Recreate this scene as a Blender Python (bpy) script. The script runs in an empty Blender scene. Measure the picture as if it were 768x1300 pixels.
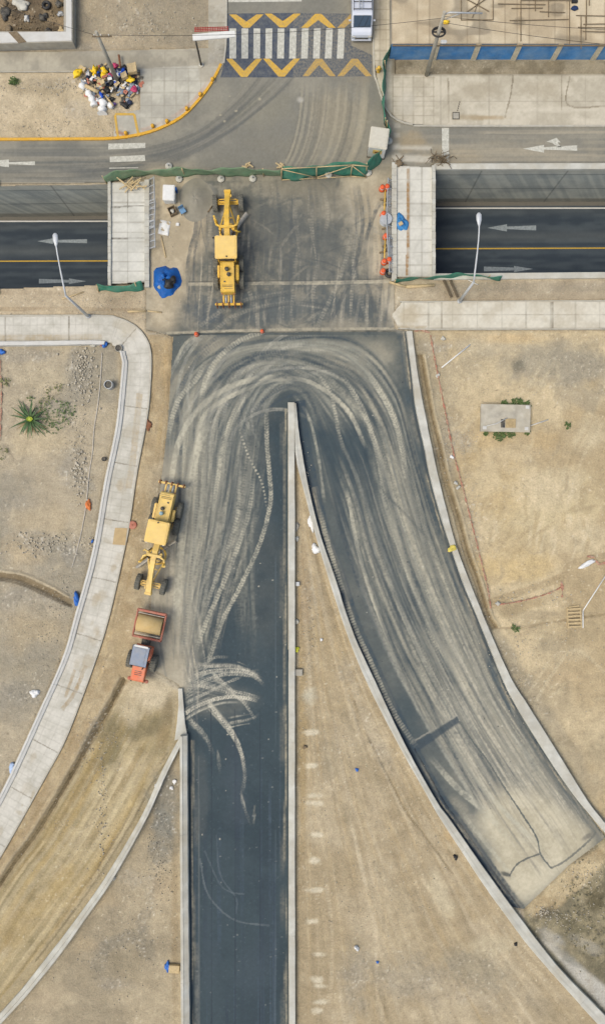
EXPO = 0.33
import bpy, bmesh, math, random
import numpy as np
from mathutils import Vector, Matrix
random.seed(7); RNG = np.random.default_rng(11)
sc = bpy.context.scene
COL = bpy.data.collections.new('site'); sc.collection.children.link(COL)
H = 66.0                     # camera height, metres
def W(px, py, z=0.0):        # photo position of a point whose height is z -> metres
    k = (H - z) / H / 15.0
    return ((px - 384) * k, (650 - py) * k, z)
def lin(c):
    c = np.asarray(c, dtype=np.float32) / 255.0
    return np.where(c <= .04045, c / 12.92, ((c + .055) / 1.055) ** 2.4).astype(np.float32)
GAIN = 1.22                  # how much brighter than its albedo a level surface shows under this sky
def alb(c): return lin(c) / GAIN
# ---------------------------------------------------------------- tagging
def tag(o, label=None, cat=None, group=None, kind=None):
    if label: o['label'] = label
    if cat: o['category'] = cat
    if group: o['group'] = group
    if kind: o['kind'] = kind
    return o
def link(o, parent=None):
    COL.objects.link(o)
    if parent is not None: o.parent = parent
    return o
# ---------------------------------------------------------------- materials
def mat(name, rgb, rough=.75, metal=0.0, var=.18, scale=5.0, bump=.15, dust=0.0, spec=.3, alpha=1.0, dustcol=(178,166,138)):
    m = bpy.data.materials.new(name); m.use_nodes = True
    n = m.node_tree.nodes; l = m.node_tree.links; b = n['Principled BSDF']
    base = [float(v) for v in alb(rgb)]
    tc = n.new('ShaderNodeTexCoord')
    no = n.new('ShaderNodeTexNoise'); no.inputs['Scale'].default_value = scale; no.inputs['Detail'].default_value = 6
    l.new(tc.outputs['Object'], no.inputs['Vector'])
    r = n.new('ShaderNodeMapRange'); r.inputs['From Min'].default_value = .3; r.inputs['From Max'].default_value = .7
    l.new(no.outputs['Fac'], r.inputs['Value'])
    mx = n.new('ShaderNodeMix'); mx.data_type = 'RGBA'
    mx.inputs['A'].default_value = [v * (1 - var) for v in base] + [1]
    mx.inputs['B'].default_value = [min(.95, v * (1 + var)) for v in base] + [1]
    l.new(r.outputs['Result'], mx.inputs['Factor'])
    out = mx.outputs['Result']
    if dust > 0:
        n2 = n.new('ShaderNodeTexNoise'); n2.inputs['Scale'].default_value = scale * .6; n2.inputs['Detail'].default_value = 8; n2.inputs['Roughness'].default_value = .7
        l.new(tc.outputs['Object'], n2.inputs['Vector'])
        r2 = n.new('ShaderNodeMapRange'); r2.inputs['From Min'].default_value = .38; r2.inputs['From Max'].default_value = .68; r2.inputs['To Max'].default_value = dust
        l.new(n2.outputs['Fac'], r2.inputs['Value'])
        m2 = n.new('ShaderNodeMix'); m2.data_type = 'RGBA'
        l.new(r2.outputs['Result'], m2.inputs['Factor']); l.new(out, m2.inputs['A'])
        m2.inputs['B'].default_value = [float(v) for v in alb(dustcol)] + [1]
        out = m2.outputs['Result']
    l.new(out, b.inputs['Base Color'])
    b.inputs['Roughness'].default_value = rough; b.inputs['Metallic'].default_value = metal
    b.inputs['Specular IOR Level'].default_value = spec; b.inputs['Alpha'].default_value = alpha
    if bump > 0:
        bp = n.new('ShaderNodeBump'); bp.inputs['Strength'].default_value = bump; bp.inputs['Distance'].default_value = .03
        l.new(no.outputs['Fac'], bp.inputs['Height']); l.new(bp.outputs['Normal'], b.inputs['Normal'])
    return m
def attr_mat(name, rough=.95, fs=14.0, fa=.3, bump=.4, bdist=.02, speck=0.0, spec=.15):
    m = bpy.data.materials.new(name); m.use_nodes = True
    n = m.node_tree.nodes; l = m.node_tree.links; b = n['Principled BSDF']
    at = n.new('ShaderNodeAttribute'); at.attribute_name = 'Col'
    tc = n.new('ShaderNodeTexCoord')
    no = n.new('ShaderNodeTexNoise'); no.inputs['Scale'].default_value = fs; no.inputs['Detail'].default_value = 9; no.inputs['Roughness'].default_value = .65
    l.new(tc.outputs['Object'], no.inputs['Vector'])
    no2 = n.new('ShaderNodeTexNoise'); no2.inputs['Scale'].default_value = fs * .13; no2.inputs['Detail'].default_value = 6; no2.inputs['Roughness'].default_value = .7
    l.new(tc.outputs['Object'], no2.inputs['Vector'])
    ad = n.new('ShaderNodeMath'); ad.operation = 'ADD'; l.new(no.outputs['Fac'], ad.inputs[0]); l.new(no2.outputs['Fac'], ad.inputs[1])
    r = n.new('ShaderNodeMapRange'); r.inputs['From Min'].default_value = .7; r.inputs['From Max'].default_value = 1.3
    r.inputs['To Min'].default_value = 1 - fa; r.inputs['To Max'].default_value = 1 + fa
    l.new(ad.outputs[0], r.inputs['Value'])
    v = n.new('ShaderNodeVectorMath'); v.operation = 'SCALE'
    l.new(at.outputs['Color'], v.inputs[0]); l.new(r.outputs['Result'], v.inputs['Scale'])
    out = v.outputs[0]
    if speck > 0:      # scattered small pale stones
        vo = n.new('ShaderNodeTexVoronoi'); vo.inputs['Scale'].default_value = 4.5
        l.new(tc.outputs['Object'], vo.inputs['Vector'])
        sr = n.new('ShaderNodeMapRange'); sr.inputs['From Min'].default_value = .10; sr.inputs['From Max'].default_value = .16
        sr.inputs['To Min'].default_value = 1; sr.inputs['To Max'].default_value = 0
        l.new(vo.outputs['Distance'], sr.inputs['Value'])
        sx = n.new('ShaderNodeSeparateColor'); l.new(vo.outputs['Color'], sx.inputs[0])
        th = n.new('ShaderNodeMath'); th.operation = 'GREATER_THAN'; th.inputs[1].default_value = .72; l.new(sx.outputs[0], th.inputs[0])
        mu = n.new('ShaderNodeMath'); mu.operation = 'MULTIPLY'; l.new(sr.outputs['Result'], mu.inputs[0]); l.new(th.outputs[0], mu.inputs[1])
        mu2 = n.new('ShaderNodeMath'); mu2.operation = 'MULTIPLY'; mu2.inputs[1].default_value = speck; l.new(mu.outputs[0], mu2.inputs[0])
        sm = n.new('ShaderNodeMix'); sm.data_type = 'RGBA'; l.new(mu2.outputs[0], sm.inputs['Factor']); l.new(out, sm.inputs['A'])
        sm.inputs['B'].default_value = [float(q) for q in alb((205,195,172))] + [1]
        out = sm.outputs['Result']
    l.new(out, b.inputs['Base Color'])
    b.inputs['Roughness'].default_value = rough; b.inputs['Specular IOR Level'].default_value = spec
    bp = n.new('ShaderNodeBump'); bp.inputs['Strength'].default_value = bump; bp.inputs['Distance'].default_value = bdist
    l.new(no.outputs['Fac'], bp.inputs['Height']); l.new(bp.outputs['Normal'], b.inputs['Normal'])
    return m
# ---------------------------------------------------------------- canvas of surface colour, in photo px
X0, Y0, X1, Y1 = -150, -150, 918, 1450
CS = 1.5
NX, NY = int((X1 - X0) * CS), int((Y1 - Y0) * CS)
PX = (X0 + (np.arange(NX, dtype=np.float32) + .5) / CS)[None, :]
PY = (Y0 + (np.arange(NY, dtype=np.float32) + .5) / CS)[:, None]
def vnoise(sx, sy, seed):
    r = np.random.default_rng(seed)
    nx = int((X1 - X0) / sx) + 3; ny = int((Y1 - Y0) / sy) + 3
    g = r.random((ny, nx), dtype=np.float32)
    fx = ((PX[0] - X0) / sx); fy = ((PY[:, 0] - Y0) / sy)
    ix = fx.astype(int); iy = fy.astype(int); tx = fx - ix; ty = fy - iy
    tx = tx * tx * (3 - 2 * tx); ty = ty * ty * (3 - 2 * ty)
    a = g[:, ix] * (1 - tx) + g[:, ix + 1] * tx
    return (a[iy, :] * (1 - ty)[:, None] + a[iy + 1, :] * ty[:, None]).astype(np.float32)
def fbm(s, o=5, seed=0, ax=1.0, ay=1.0, gain=.55):
    t = 0; a = 1.0; tot = 0
    for i in range(o):
        t = t + a * vnoise(max(s * ax / 2 ** i, .8), max(s * ay / 2 ** i, .8), seed * 31 + i); tot += a; a *= gain
    return t / tot
def sstep(a, b, x): 
    t = np.clip((x - a) / (b - a), 0, 1); return t * t * (3 - 2 * t)
N_a = fbm(160, 6, 1); N_b = fbm(60, 6, 2); N_c = fbm(22, 5, 3, gain=.65); N_d = fbm(6, 3, 4, gain=.8); N_e = fbm(90, 6, 5, gain=.6)
WARP_X = (fbm(24, 4, 6) - .5) * 2; WARP_Y = (fbm(24, 4, 7) - .5) * 2
ALB = np.empty((NY, NX, 3), np.float32)
HGT = np.zeros((NY, NX), np.float32)         # relief of the bare ground, metres
def sub(x0, y0, x1, y1):
    a = max(0, int((x0 - X0) * CS)); b = min(NX, int((x1 - X0) * CS) + 1)
    c = max(0, int((y0 - Y0) * CS)); d = min(NY, int((y1 - Y0) * CS) + 1)
    return slice(c, d), slice(a, b)
def inpoly(poly, x, y):
    m = np.zeros(np.broadcast(x, y).shape, bool); n = len(poly)
    for i in range(n):
        xa, ya = poly[i]; xb, yb = poly[(i + 1) % n]
        if ya == yb: continue
        m ^= ((ya > y) != (yb > y)) & (x < (xb - xa) * (y - ya) / (yb - ya) + xa)
    return m
def blur(m, r):
    k = max(1, int(r * CS))
    for ax in (0, 1):
        for _ in range(2):
            p = np.concatenate([np.repeat(m.take([0], ax), k + 1, ax), m, np.repeat(m.take([-1], ax), k, ax)], ax)
            c = np.cumsum(p, ax, dtype=np.float64)
            w = 2 * k + 1
            m = ((c.take(range(w, c.shape[ax]), ax) - c.take(range(0, c.shape[ax] - w), ax)) / w).astype(np.float32)
    return m
def region(poly, warp=0.0, soft=0.0):
    xs = [p[0] for p in poly]; ys = [p[1] for p in poly]; g = warp * 2 + soft * 3 + 3
    s = sub(min(xs) - g, min(ys) - g, max(xs) + g, max(ys) + g)
    x = np.broadcast_to(PX, (NY, NX))[s]; y = np.broadcast_to(PY, (NY, NX))[s]
    if warp: x = x + WARP_X[s] * warp; y = y + WARP_Y[s] * warp
    m = inpoly(poly, x, y).astype(np.float32)
    if soft: m = blur(m, soft)
    return s, m
def paint(sm, col, a=1.0):
    s, m = sm; m = (m * a)[..., None]
    c = alb(col) if not callable(col) else col(s)
    ALB[s] = ALB[s] * (1 - m) + c * m
def mixc(c0, c1, N, lo=.35, hi=.65):
    a, b = alb(c0), alb(c1)
    def f(s):
        t = sstep(lo, hi, N[s])[..., None]; return a * (1 - t) + b * t
    return f
def blob(cx, cy, rx, ry, col, a=.8, rot=0, noise=.6, N=None, pw=1.0):
    N = N_c if N is None else N
    R = max(rx, ry) * 1.6
    s = sub(cx - R, cy - R, cx + R, cy + R)
    x = np.broadcast_to(PX, (NY, NX))[s] - cx; y = np.broadcast_to(PY, (NY, NX))[s] - cy
    c_, s_ = math.cos(math.radians(rot)), math.sin(math.radians(rot))
    u = (x * c_ + y * s_) / rx; v = (-x * s_ + y * c_) / ry
    d = np.sqrt(u * u + v * v) + (N[s] - .5) * 2 * noise
    m = (1 - sstep(.35, 1.15, d)) ** pw
    if col is not None: paint((s, m), col, a)
    return s, m
def catmull(pts, step=1.0):
    P = np.array(pts, float)
    if len(P) == 2:
        n = max(2, int(np.hypot(*(P[1] - P[0])) / step)); t = np.linspace(0, 1, n)[:, None]; return P[0] * (1 - t) + P[1] * t
    Q = np.vstack([2 * P[0] - P[1], P, 2 * P[-1] - P[-2]]); out = []
    for i in range(1, len(Q) - 2):
        a, b, c, d = Q[i - 1:i + 3]; n = max(2, int(np.hypot(*(c - b)) / step)); t = (np.arange(n) / n)[:, None]
        out.append(.5 * ((2 * b) + (-a + c) * t + (2 * a - 5 * b + 4 * c - d) * t ** 2 + (-a + 3 * b - 3 * c + d) * t ** 3))
    out.append(P[-1:]); return np.vstack(out)
def resample(C, step):
    d = np.r_[0, np.cumsum(np.hypot(*np.diff(C, axis=0).T))]; n = max(2, int(d[-1] / step))
    t = np.linspace(0, d[-1], n); return np.stack([np.interp(t, d, C[:, 0]), np.interp(t, d, C[:, 1])], 1), t
def n1(t, scale, seed):
    r = np.random.default_rng(seed); g = r.random(int(t.max() / scale) + 3); return np.interp(t / scale, np.arange(len(g)), g)
def stroke(pts, w, col, a=.7, tread=None, D=None, seed=None, soft=.35, grain=.5, fade=(0, 0), hgt=0, period=3.6, gaps=.0):
    """a mark laid down along a path: dust, rubber, a joint, a paint line or a rut"""
    seed = random.randrange(10 ** 6) if seed is None else seed
    C = catmull(pts, 2.0) if len(pts) < 60 else np.array(pts)
    C, S = resample(C, .4)
    T = np.gradient(C, axis=0); T /= (np.hypot(T[:, 0], T[:, 1])[:, None] + 1e-9); Nn = np.stack([-T[:, 1], T[:, 0]], 1)
    U = np.arange(-w / 2, w / 2 + .01, .4)
    if len(U) < 2: U = np.array([0.0])
    X = C[:, 0:1] + Nn[:, 0:1] * U; Y = C[:, 1:2] + Nn[:, 1:2] * U
    un = np.abs(U) / (w / 2 + .3)
    prof = 1 - sstep(1 - soft, 1.05, un)
    A = np.repeat(prof[None, :], len(S), 0)
    if grain: 
        A = A * (1 - grain + grain * 2 * (n1(S, 25, seed)[:, None] * .5 + np.random.default_rng(seed + 1).random(len(U))[None, :] * .5))
    if gaps: A = A * sstep(gaps - .15, gaps + .15, n1(S, 40, seed + 5))[:, None]
    if tread == 'chev': A = A * (.3 + .7 * (np.sin((S[:, None] + np.abs(U)[None, :] * .9) * 2 * math.pi / period) > -.1) * (np.abs(U) > .35)[None, :])
    if tread == 'bar': A = A * (.35 + .65 * (np.sin(S * 2 * math.pi / period) > 0))[:, None]
    if tread == 'dots': A = A * (np.sin(S * 2 * math.pi / (period * 1.3)) > .2)[:, None]
    L = S[-1]
    if fade[0]: A = A * np.clip(S / fade[0], 0, 1)[:, None]
    if fade[1]: A = A * np.clip((L - S) / fade[1], 0, 1)[:, None]
    ix = ((X - X0) * CS).astype(int); iy = ((Y - Y0) * CS).astype(int)
    ok = (ix >= 0) & (ix < NX) & (iy >= 0) & (iy < NY)
    if not ok.any(): return
    ix, iy, A = ix[ok], iy[ok], A[ok]
    if D is not None: A = A * D[iy, ix]
    a0, b0, c0, d0 = ix.min(), ix.max() + 1, iy.min(), iy.max() + 1
    m = np.zeros((d0 - c0, b0 - a0), np.float32); np.maximum.at(m, (iy - c0, ix - a0), A.astype(np.float32))
    s = (slice(c0, d0), slice(a0, b0))
    if D is not None and grain: m *= np.clip(.35 + 1.3 * N_p[s], 0, 1.2) * np.clip(.2 + 1.6 * N_g[s], 0, 1.15)
    if col is not None: paint((s, np.clip(m * a, 0, 1)), col)
    if hgt: HGT[s] += m * hgt
# ---------------------------------------------------------------- plan of the site (photo px)
INF = 1500
BIG = 150
# trench edges
TN = [(-BIG*12, 236), (0, 236), (138, 234), (550, 215.5), (768, 215), (BIG*14, 215)]
TS = [(-BIG*12, 368), (0, 367), (138, 362), (550, 349), (768, 347), (BIG*14, 346)]
trench_poly = TN + TS[::-1]
# outer kerb lines of the ramps
med_l = [(365.5, 511), (366, 560), (366, 700), (366.5, 900), (366.5, 1100), (367, 1300), (367, 1450)]
med_r_in = [(374, 575), (377, 590), (385, 620), (402, 685), (422, 750), (446, 820), (472, 880), (507, 948), (545, 1016), (559, 1040), (610, 1118), (640, 1160), (677, 1209), (758, 1300), (860, 1412)]
med_r_out = [(374, 511), (378, 545), (383.5, 580), (392, 620), (407, 680), (425, 732), (447, 800), (482, 878), (517, 951), (555, 1019), (572, 1042), (620, 1111), (667, 1175), (711, 1231), (768, 1290), (880, 1408)]
rt_in = [(516, 420), (522, 467), (528, 518), (539, 568), (546, 605), (561, 660), (575, 702), (589, 743), (607, 786), (637, 860), (652, 891), (686, 947), (724, 1004), (768, 1058), (918, 1235)]
rt_out = [(523, 420), (531, 480), (544, 548), (555, 600), (566, 645), (578, 690), (595, 736), (620, 798), (648, 860), (667, 891), (705, 951), (742, 1011), (768, 1045), (918, 1215)]
diag_r = [(236, 934), (212, 982), (186, 1040), (145, 1114), (112, 1162), (68, 1223), (7, 1294), (-120, 1424)]
diag_l = [(229, 934), (204, 982), (179, 1038), (138, 1108), (106, 1155), (60, 1216), (0, 1288), (-130, 1416)]
sw_l = [(-BIG, 437), (0, 436), (128, 434.5), (143, 438), (152, 445), (155.5, 456), (153, 490), (147, 545), (133, 612), (117, 703), (95, 784), (80, 835), (51, 901), (20, 969), (0, 1010), (-60, 1125), (-150, 1280)]
sw_r = [(-BIG, 402), (0, 402), (125, 401), (150, 404), (172, 414), (186, 430), (192, 450), (191, 490), (187, 530), (174, 600), (164, 669), (159, 694), (140, 778), (121, 840), (85, 935), (58, 986), (7, 1077), (-60, 1190), (-150, 1330)]
def cm(p, step=6): return [tuple(q) for q in catmull(p, step)]
sw_poly = cm(sw_r) + cm(sw_l)[::-1]
road_poly = ([(186, 214), (300, 216), (420, 214), (500, 212), (503, 352), (500, 356), (512, 418)] + cm(rt_in)[1:] )
road_poly = ([(186, 214), (500, 212), (500, 418)] + cm([(516, 420)] + rt_in[1:-1]) + [(770, 1062), (763, 1068), (720, 1100), (664, 1152), (655, 1150)]
   + cm(med_r_out)[::-1])
k_ = [i for i, p in enumerate(road_poly)]
# cut the median curve where the asphalt of the right ramp ends
mo = [p for p in cm(med_r_out) if p[1] < 1156]
road_poly = ([(186, 214), (500, 212), (500, 418)] + cm(rt_in[:13]) + [(768, 1063), (758, 1071), (722, 1098), (664, 1154)] + mo[::-1]
   + cm(med_l) + [(241, 1450), (238, 935), (233, 931), (231, 875), (226, 868), (196, 850), (188, 838), (196, 700), (205, 610), (213, 540), (217, 480), (220, 428), (212, 425), (186, 418)])
street_poly = ([(-BIG, 178)] + cm([(0, 178), (140, 177.5), (172, 173), (202, 165), (232, 148), (256, 125), (272, 100), (283, 78), (287, 55), (288, 0)]) + [(288, -BIG), (473, -BIG), (473, 70), (478, 105), (490, 140), (503, 154), (525, 160), (560, 161.5), (918, 161), (918, 213), (500, 213), (500, 222), (186, 224), (135, 232), (0, 233), (-BIG, 234)])
sand_road = [(218, 868)] 
# ================================================================ bare ground
t1 = sstep(.3, .7, N_a)[..., None]; t2 = sstep(.35, .65, N_b)[..., None]
ALB[:] = (alb((180,167,140)) * (1 - t1) + alb((192,179,150)) * t1)
ALB[:] = ALB * (1 - .35 * t2) + alb((168,153,125)) * .35 * t2
HGT[:] = (N_b - .5) * .12 + (N_c - .5) * .05 + (N_d - .5) * .02
ALL = (slice(0, NY), slice(0, NX))
# west lot: greyer
west = [(-BIG, 437), (150, 437), (150, 560), (110, 740), (60, 880), (0, 1010), (-150, 1280)]
paint(region(west, 0, 3), mixc((154,147,128), (178,166,140), N_e, .38, .62), .85)
for b in [(45,560,50,26,(196,180,146),.7), (60,660,55,30,(190,174,142),.7), (30,700,40,22,(190,172,138),.6), (60,480,40,20,(196,182,150),.5), (40,800,50,30,(178,162,130),.6),
          (20,905,40,25,(150,143,124),.6), (95,870,20,40,(176,160,130),.5), (30,855,35,20,(165,155,130),.5)]:
    blob(*b)
N_p = fbm(2.4, 2, 8, gain=.5); N_g = fbm(10, 3, 9, gain=.6)
# crushed stone drifts
def gravel(cx, cy, rx, ry, rot=0, a=.8, col=(150,148,138), h=.06):
    s, m = blob(cx, cy, rx, ry, None, rot=rot, noise=.9)
    m = m * .9
    paint((s, m * (.55 + .45 * sstep(.35, .65, N_g[s]))), col, a * .75); paint((s, m * sstep(.70, .86, N_p[s])), (216,211,196), a * .85); paint((s, m * sstep(.26, .12, N_p[s])), (104,100,88), a * .75)
    HGT[s] += m * (N_p[s] - .4) * h
for g in [(100,470,18,40,0), (75,520,40,18,20), (95,600,28,32,0), (60,690,40,18,15,.7), (95,700,20,30,0,.6), (70,760,40,14,15,.6), (20,640,40,12,0,.4), (30,450,50,10,0,.6), (20,880,40,20,0,.5), (15,760,30,20,0,.5)]:
    gravel(*g)
# wheel-worn trench across the west lot
stroke([(-40,722),(0,730),(25,734),(50,745),(75,757),(92,766)], 9, (132,118,92), .9, hgt=-.22, grain=.2)
stroke([(-40,728),(0,736),(25,741),(50,752),(75,764),(92,770)], 3, (96,86,68), .8, hgt=-.06, grain=.3)
stroke([(-40,717),(0,725),(30,729),(60,742),(88,758)], 3.0, (190,176,146), .8, hgt=.12, grain=.3)
for i in range(30):
    x = random.uniform(-20,120); y = random.uniform(450,980); ang = random.uniform(0,6.28)
    stroke([(x,y),(x+random.uniform(15,40)*math.cos(ang),y+random.uniform(15,40)*math.sin(ang))], random.uniform(2,5), random.choice([(198,184,154),(142,130,106),(150,142,122)]), .35, fade=(10,10))
# shoulder between footpath and new asphalt
sh = [(188,415),(225,425),(220,480),(216,545),(207,612),(198,705),(190,780),(180,860),(140,880),(60,1000),(0,1085),(-60,1200),(-150,1340),(-150,1500),(-100,1300),(0,1120)]
sh = [(188,418),(224,424),(220,480),(216,545),(208,612),(199,705),(190,780),(182,870),(150,870),(122,930),(90,985),(45,1060),(0,1128),(-150,1370),(-150,1300),(0,1078),(60,985),(120,845),(155,700),(190,500)]
paint(region(sh, 1.5, 1.5), mixc((170,150,114), (186,168,132), N_c), .9)
blob(212,470,6,40,(186,160,114),.5); blob(203,580,7,50,(188,166,126),.4); blob(180,740,10,60,(170,150,112),.6); blob(150,820,14,60,(176,158,122),.6)
for i in range(46):
    t = random.random(); C = cm([(205,430),(198,560),(176,690),(150,800),(110,905),(40,1030),(-60,1180)]); n = len(C); i0 = random.randrange(n - 12); 
    seg = [(p[0] + random.uniform(-1,1) + (t - .5) * 22, p[1]) for p in C[i0:i0 + random.randrange(6, 12)]]
    stroke(seg[::3], random.uniform(1.5, 4), random.choice([(150,128,88),(204,180,136),(140,124,96),(186,164,120)]), .4, fade=(12,12))
# earth road that curves off to the lower left
earth_r = [(228,880),(232,935),(205,990),(180,1040),(140,1110),(105,1158),(60,1218),(0,1290),(-130,1418)]
earth_l = [(182,850),(150,885),(128,925),(96,985),(50,1060),(0,1128),(-150,1370)]
er = catmull(earth_r, 4); el = catmull(earth_l, 4)
er, _ = resample(er, 4); el, _ = resample(el, 4); nn = 140
def rs(C, n): i = np.linspace(0, len(C) - 1, n); return np.stack([np.interp(i, np.arange(len(C)), C[:, 0]), np.interp(i, np.arange(len(C)), C[:, 1])], 1)
er = rs(er, nn); el = rs(el, nn)
ep = [tuple(p) for p in er] + [tuple(p) for p in el[::-1]]
paint(region(ep, 0, 1.5), mixc((160,146,110), (182,167,132), N_e, .38, .6), .95)
for i in range(190):
    t = random.random(); a0 = random.randrange(0, nn - 30); a1 = a0 + random.randrange(18, 70); a1 = min(nn, a1)
    dt = random.uniform(-.06, .06)
    k = np.linspace(t, t + dt, a1 - a0)[:, None]; C = er[a0:a1] * k + el[a0:a1] * (1 - k)
    stroke([tuple(p) for p in C[::4]], random.uniform(2, 9), random.choice([(146,132,92),(150,128,84),(206,190,152),(198,180,138),(176,152,100),(132,120,88)]), random.uniform(.12,.42), fade=(25,25), hgt=random.uniform(-.012,.012))
for b in [(140,925,20,22,(108,100,72),.65,30), (185,925,30,14,(112,104,78),.55,-20), (140,960,14,26,(112,106,78),.5,20), (190,880,30,22,(206,192,160),.9,0), (165,905,14,18,(200,186,154),.6,0), (125,1000,9,40,(206,190,150),.5,35), (150,1020,10,40,(206,190,150),.5,35),
          (70,1130,14,60,(176,152,98),.5,40), (60,1050,12,40,(148,130,88),.5,35), (20,1180,20,40,(168,146,98),.5,40), (216,905,9,22,(122,108,80),.6,0),(208,935,10,20,(150,130,92),.5,20)]:
    blob(*b)
# ditch on its outer side
dl = [(158,862),(138,900),(118,935),(92,982),(48,1056),(0,1124),(-150,1366)]
stroke(dl, 10, (142,126,92), .6, grain=.3, hgt=-.14)
stroke(dl, 4, (98,86,62), .75, grain=.5, hgt=-.10)
stroke([(p[0]-6, p[1]-3) for p in dl], 4, (168,154,124), .5, grain=.5, hgt=.06)
gravel(118,925,7,45,28,.8,(140,134,118))
# dusty strip beside the diagonal wall
stroke([(226,880),(222,940),(200,982),(172,1040),(130,1110),(96,1158),(50,1218),(-10,1290)], 13, (170,158,128), .55, grain=.4)
stroke([(222,955),(196,990),(168,1044),(126,1112),(92,1160),(46,1220)], 2, (118,106,80), .5, grain=.6)
stroke([(214,955),(188,990),(160,1044),(118,1112),(84,1160)], 1.6, (126,112,84), .45, grain=.6, gaps=.4)
# triangle of rough ground between the walls
tri = [(232,940),(230,1450),(-110,1450),(0,1296),(68,1226),(112,1166),(145,1118),(186,1044)]
paint(region(tri, 0, 1), mixc((158,146,120), (180,166,136), N_e, .4, .6), .9)
for g in [(210,1010,20,60,0,.9,(128,130,122)), (205,1060,18,40,0,.9,(120,124,118)), (150,1195,40,10,-20,.8,(130,126,112)), (125,1215,12,30,0,.7,(128,124,110)), (190,1205,12,24,-30,.7,(124,120,106)), (165,1115,30,14,20,.5,(150,146,134)), (190,1150,14,50,10,.5,(140,136,122)), (150,1250,30,12,0,.6,(156,150,136))]:
    gravel(*g)
for b in [(130,1140,26,14,(186,168,134),.6), (110,1200,20,12,(188,170,136),.6), (175,1240,34,20,(150,138,112),.5), (60,1270,26,18,(184,168,138),.5), (160,1220,24,15,(136,126,102),.5), (205,1130,14,30,(178,160,128),.5), (222,1180,5,120,(148,130,98),.5)]:
    blob(*b)
# median
medp = [(374,575)] + cm(med_r_in) + [(374,1450)]
paint(region(medp, 0, 0), mixc((168,152,120), (188,173,142), N_e, .38, .62), .95)
mi = rs(np.array(cm(med_r_in[1:])), 120); ml = np.stack([np.full(120, 376.0), mi[:, 1]], 1)
for i in range(230):
    t = random.random() ** .8; a0 = random.randrange(0, 100); a1 = min(120, a0 + random.randrange(10, 45))
    k = np.linspace(t, t + random.uniform(-.05,.05), a1 - a0)[:, None]; C = mi[a0:a1] * k + ml[a0:a1] * (1 - k)
    if len(C) < 9: continue
    stroke([tuple(p) for p in C[::4]], random.uniform(1, 6), random.choice([(160,144,112),(204,190,160),(196,180,146),(150,136,108),(184,162,120)]), random.uniform(.12,.38), fade=(20,20), hgt=random.uniform(-.01,.01))
blob(385,760,9,90,(168,146,110),.5); blob(384,960,8,160,(166,146,106),.6); blob(430,850,30,60,(190,170,130),.4); blob(400,660,12,50,(160,142,108),.6)
blob(392,884,14,12,(196,190,166),.7); blob(420,960,14,50,(164,154,128),.45,-8); 
stroke([(430,880),(455,950),(490,1010),(520,1060),(560,1120)], 9, (158,146,118), .4, gaps=.3)
stroke([(450,890),(470,940),(500,1000),(515,1030),(540,1062),(575,1110)], 2.2, (120,106,78), .5, gaps=.25, hgt=-.04)
stroke([(436,1020),(450,1060),(480,1100),(520,1160)], 14, (160,148,120), .35, gaps=.3)
for y in (930,972,1010,1020,1060,1093,1130,1170,1212,1244,1252,1272,1283):
    blob(398 + (y > 1180) * 6 + random.uniform(-3,3), y, random.uniform(9,14), random.uniform(3,6), (222,212,184), .7, 0, .5, N_d)
for b in [(560,1140,14,46,(208,196,164),.6,-25), (600,1230,60,24,(150,142,118),.5,20), (520,1240,60,30,(164,154,130),.5,0), (620,1200,30,14,(198,186,154),.5,0), (450,1230,22,60,(160,150,126),.5,0), (580,1060,20,14,(190,166,124),.5,0),(500,1180,24,60,(186,170,136),.4,-20), (690,1280,30,12,(150,138,112),.5,30)]:
    blob(*b)
gravel(440,850,30,30,0,.35); gravel(480,950,14,50,-25,.45,(160,154,136)); gravel(392,760,10,60,0,.35,(176,168,150)); gravel(570,1250,90,40,10,.3); gravel(455,1245,20,50,0,.4)
# east lot
east = [(523,420),(918,420),(918,1215),(742,1011),(648,860),(578,690),(544,548)]
paint(region(east, 0, 0), mixc((180,161,124), (204,186,148), N_e, .38, .62), .9)
paint(region([(524,420),(545,420),(560,520),(590,620),(612,720),(628,790),(700,900),(740,960),(745,1015),(700,950),(640,850),(575,690),(540,545)], 2, 3), mixc((160,148,120),(176,164,136), N_c), .8)
for b in [(720,465,90,34,(160,152,130),.75,0), (610,440,70,14,(186,174,146),.6,0), (650,430,50,8,(204,178,132),.6,0), (565,500,22,60,(168,156,128),.6,0), (700,640,90,50,(206,190,150),.7,0), (640,620,50,40,(196,172,124),.7,0),
          (655,720,60,26,(202,178,128),.7,0), (600,590,22,40,(190,168,124),.6,0), (745,555,30,30,(204,190,156),.6,0), (690,560,24,14,(196,172,128),.6,0), (620,560,36,14,(196,172,126),.5,0), (720,800,70,30,(176,160,126),.55,0),
          (690,880,50,40,(170,156,126),.6,0), (750,880,30,40,(188,170,134),.5,0), (665,770,40,9,(158,140,104),.6,-18), (760,960,30,40,(160,148,120),.5,0), (700,820,30,14,(150,140,116),.5,0),(720,860,40,12,(186,166,130),.5,0)]:
    blob(*b)
for b in [(690,620,60,36,(210,194,158),.75,0), (740,680,40,30,(208,192,156),.7,0), (620,610,26,34,(206,190,154),.6,0), (690,460,90,26,(160,152,130),.6,0), (735,505,40,20,(166,156,132),.6,0), (600,470,30,24,(170,158,130),.5,0), (580,700,14,40,(166,154,128),.5,-15), (650,690,40,26,(188,168,126),.5,0), (640,770,30,10,(160,144,112),.5,0), (560,450,20,20,(168,156,130),.5,0), (700,780,50,8,(156,142,114),.5,0), (730,830,40,14,(194,178,144),.6,0), (740,1000,30,30,(176,164,136),.5,0)]: blob(*b)
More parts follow.
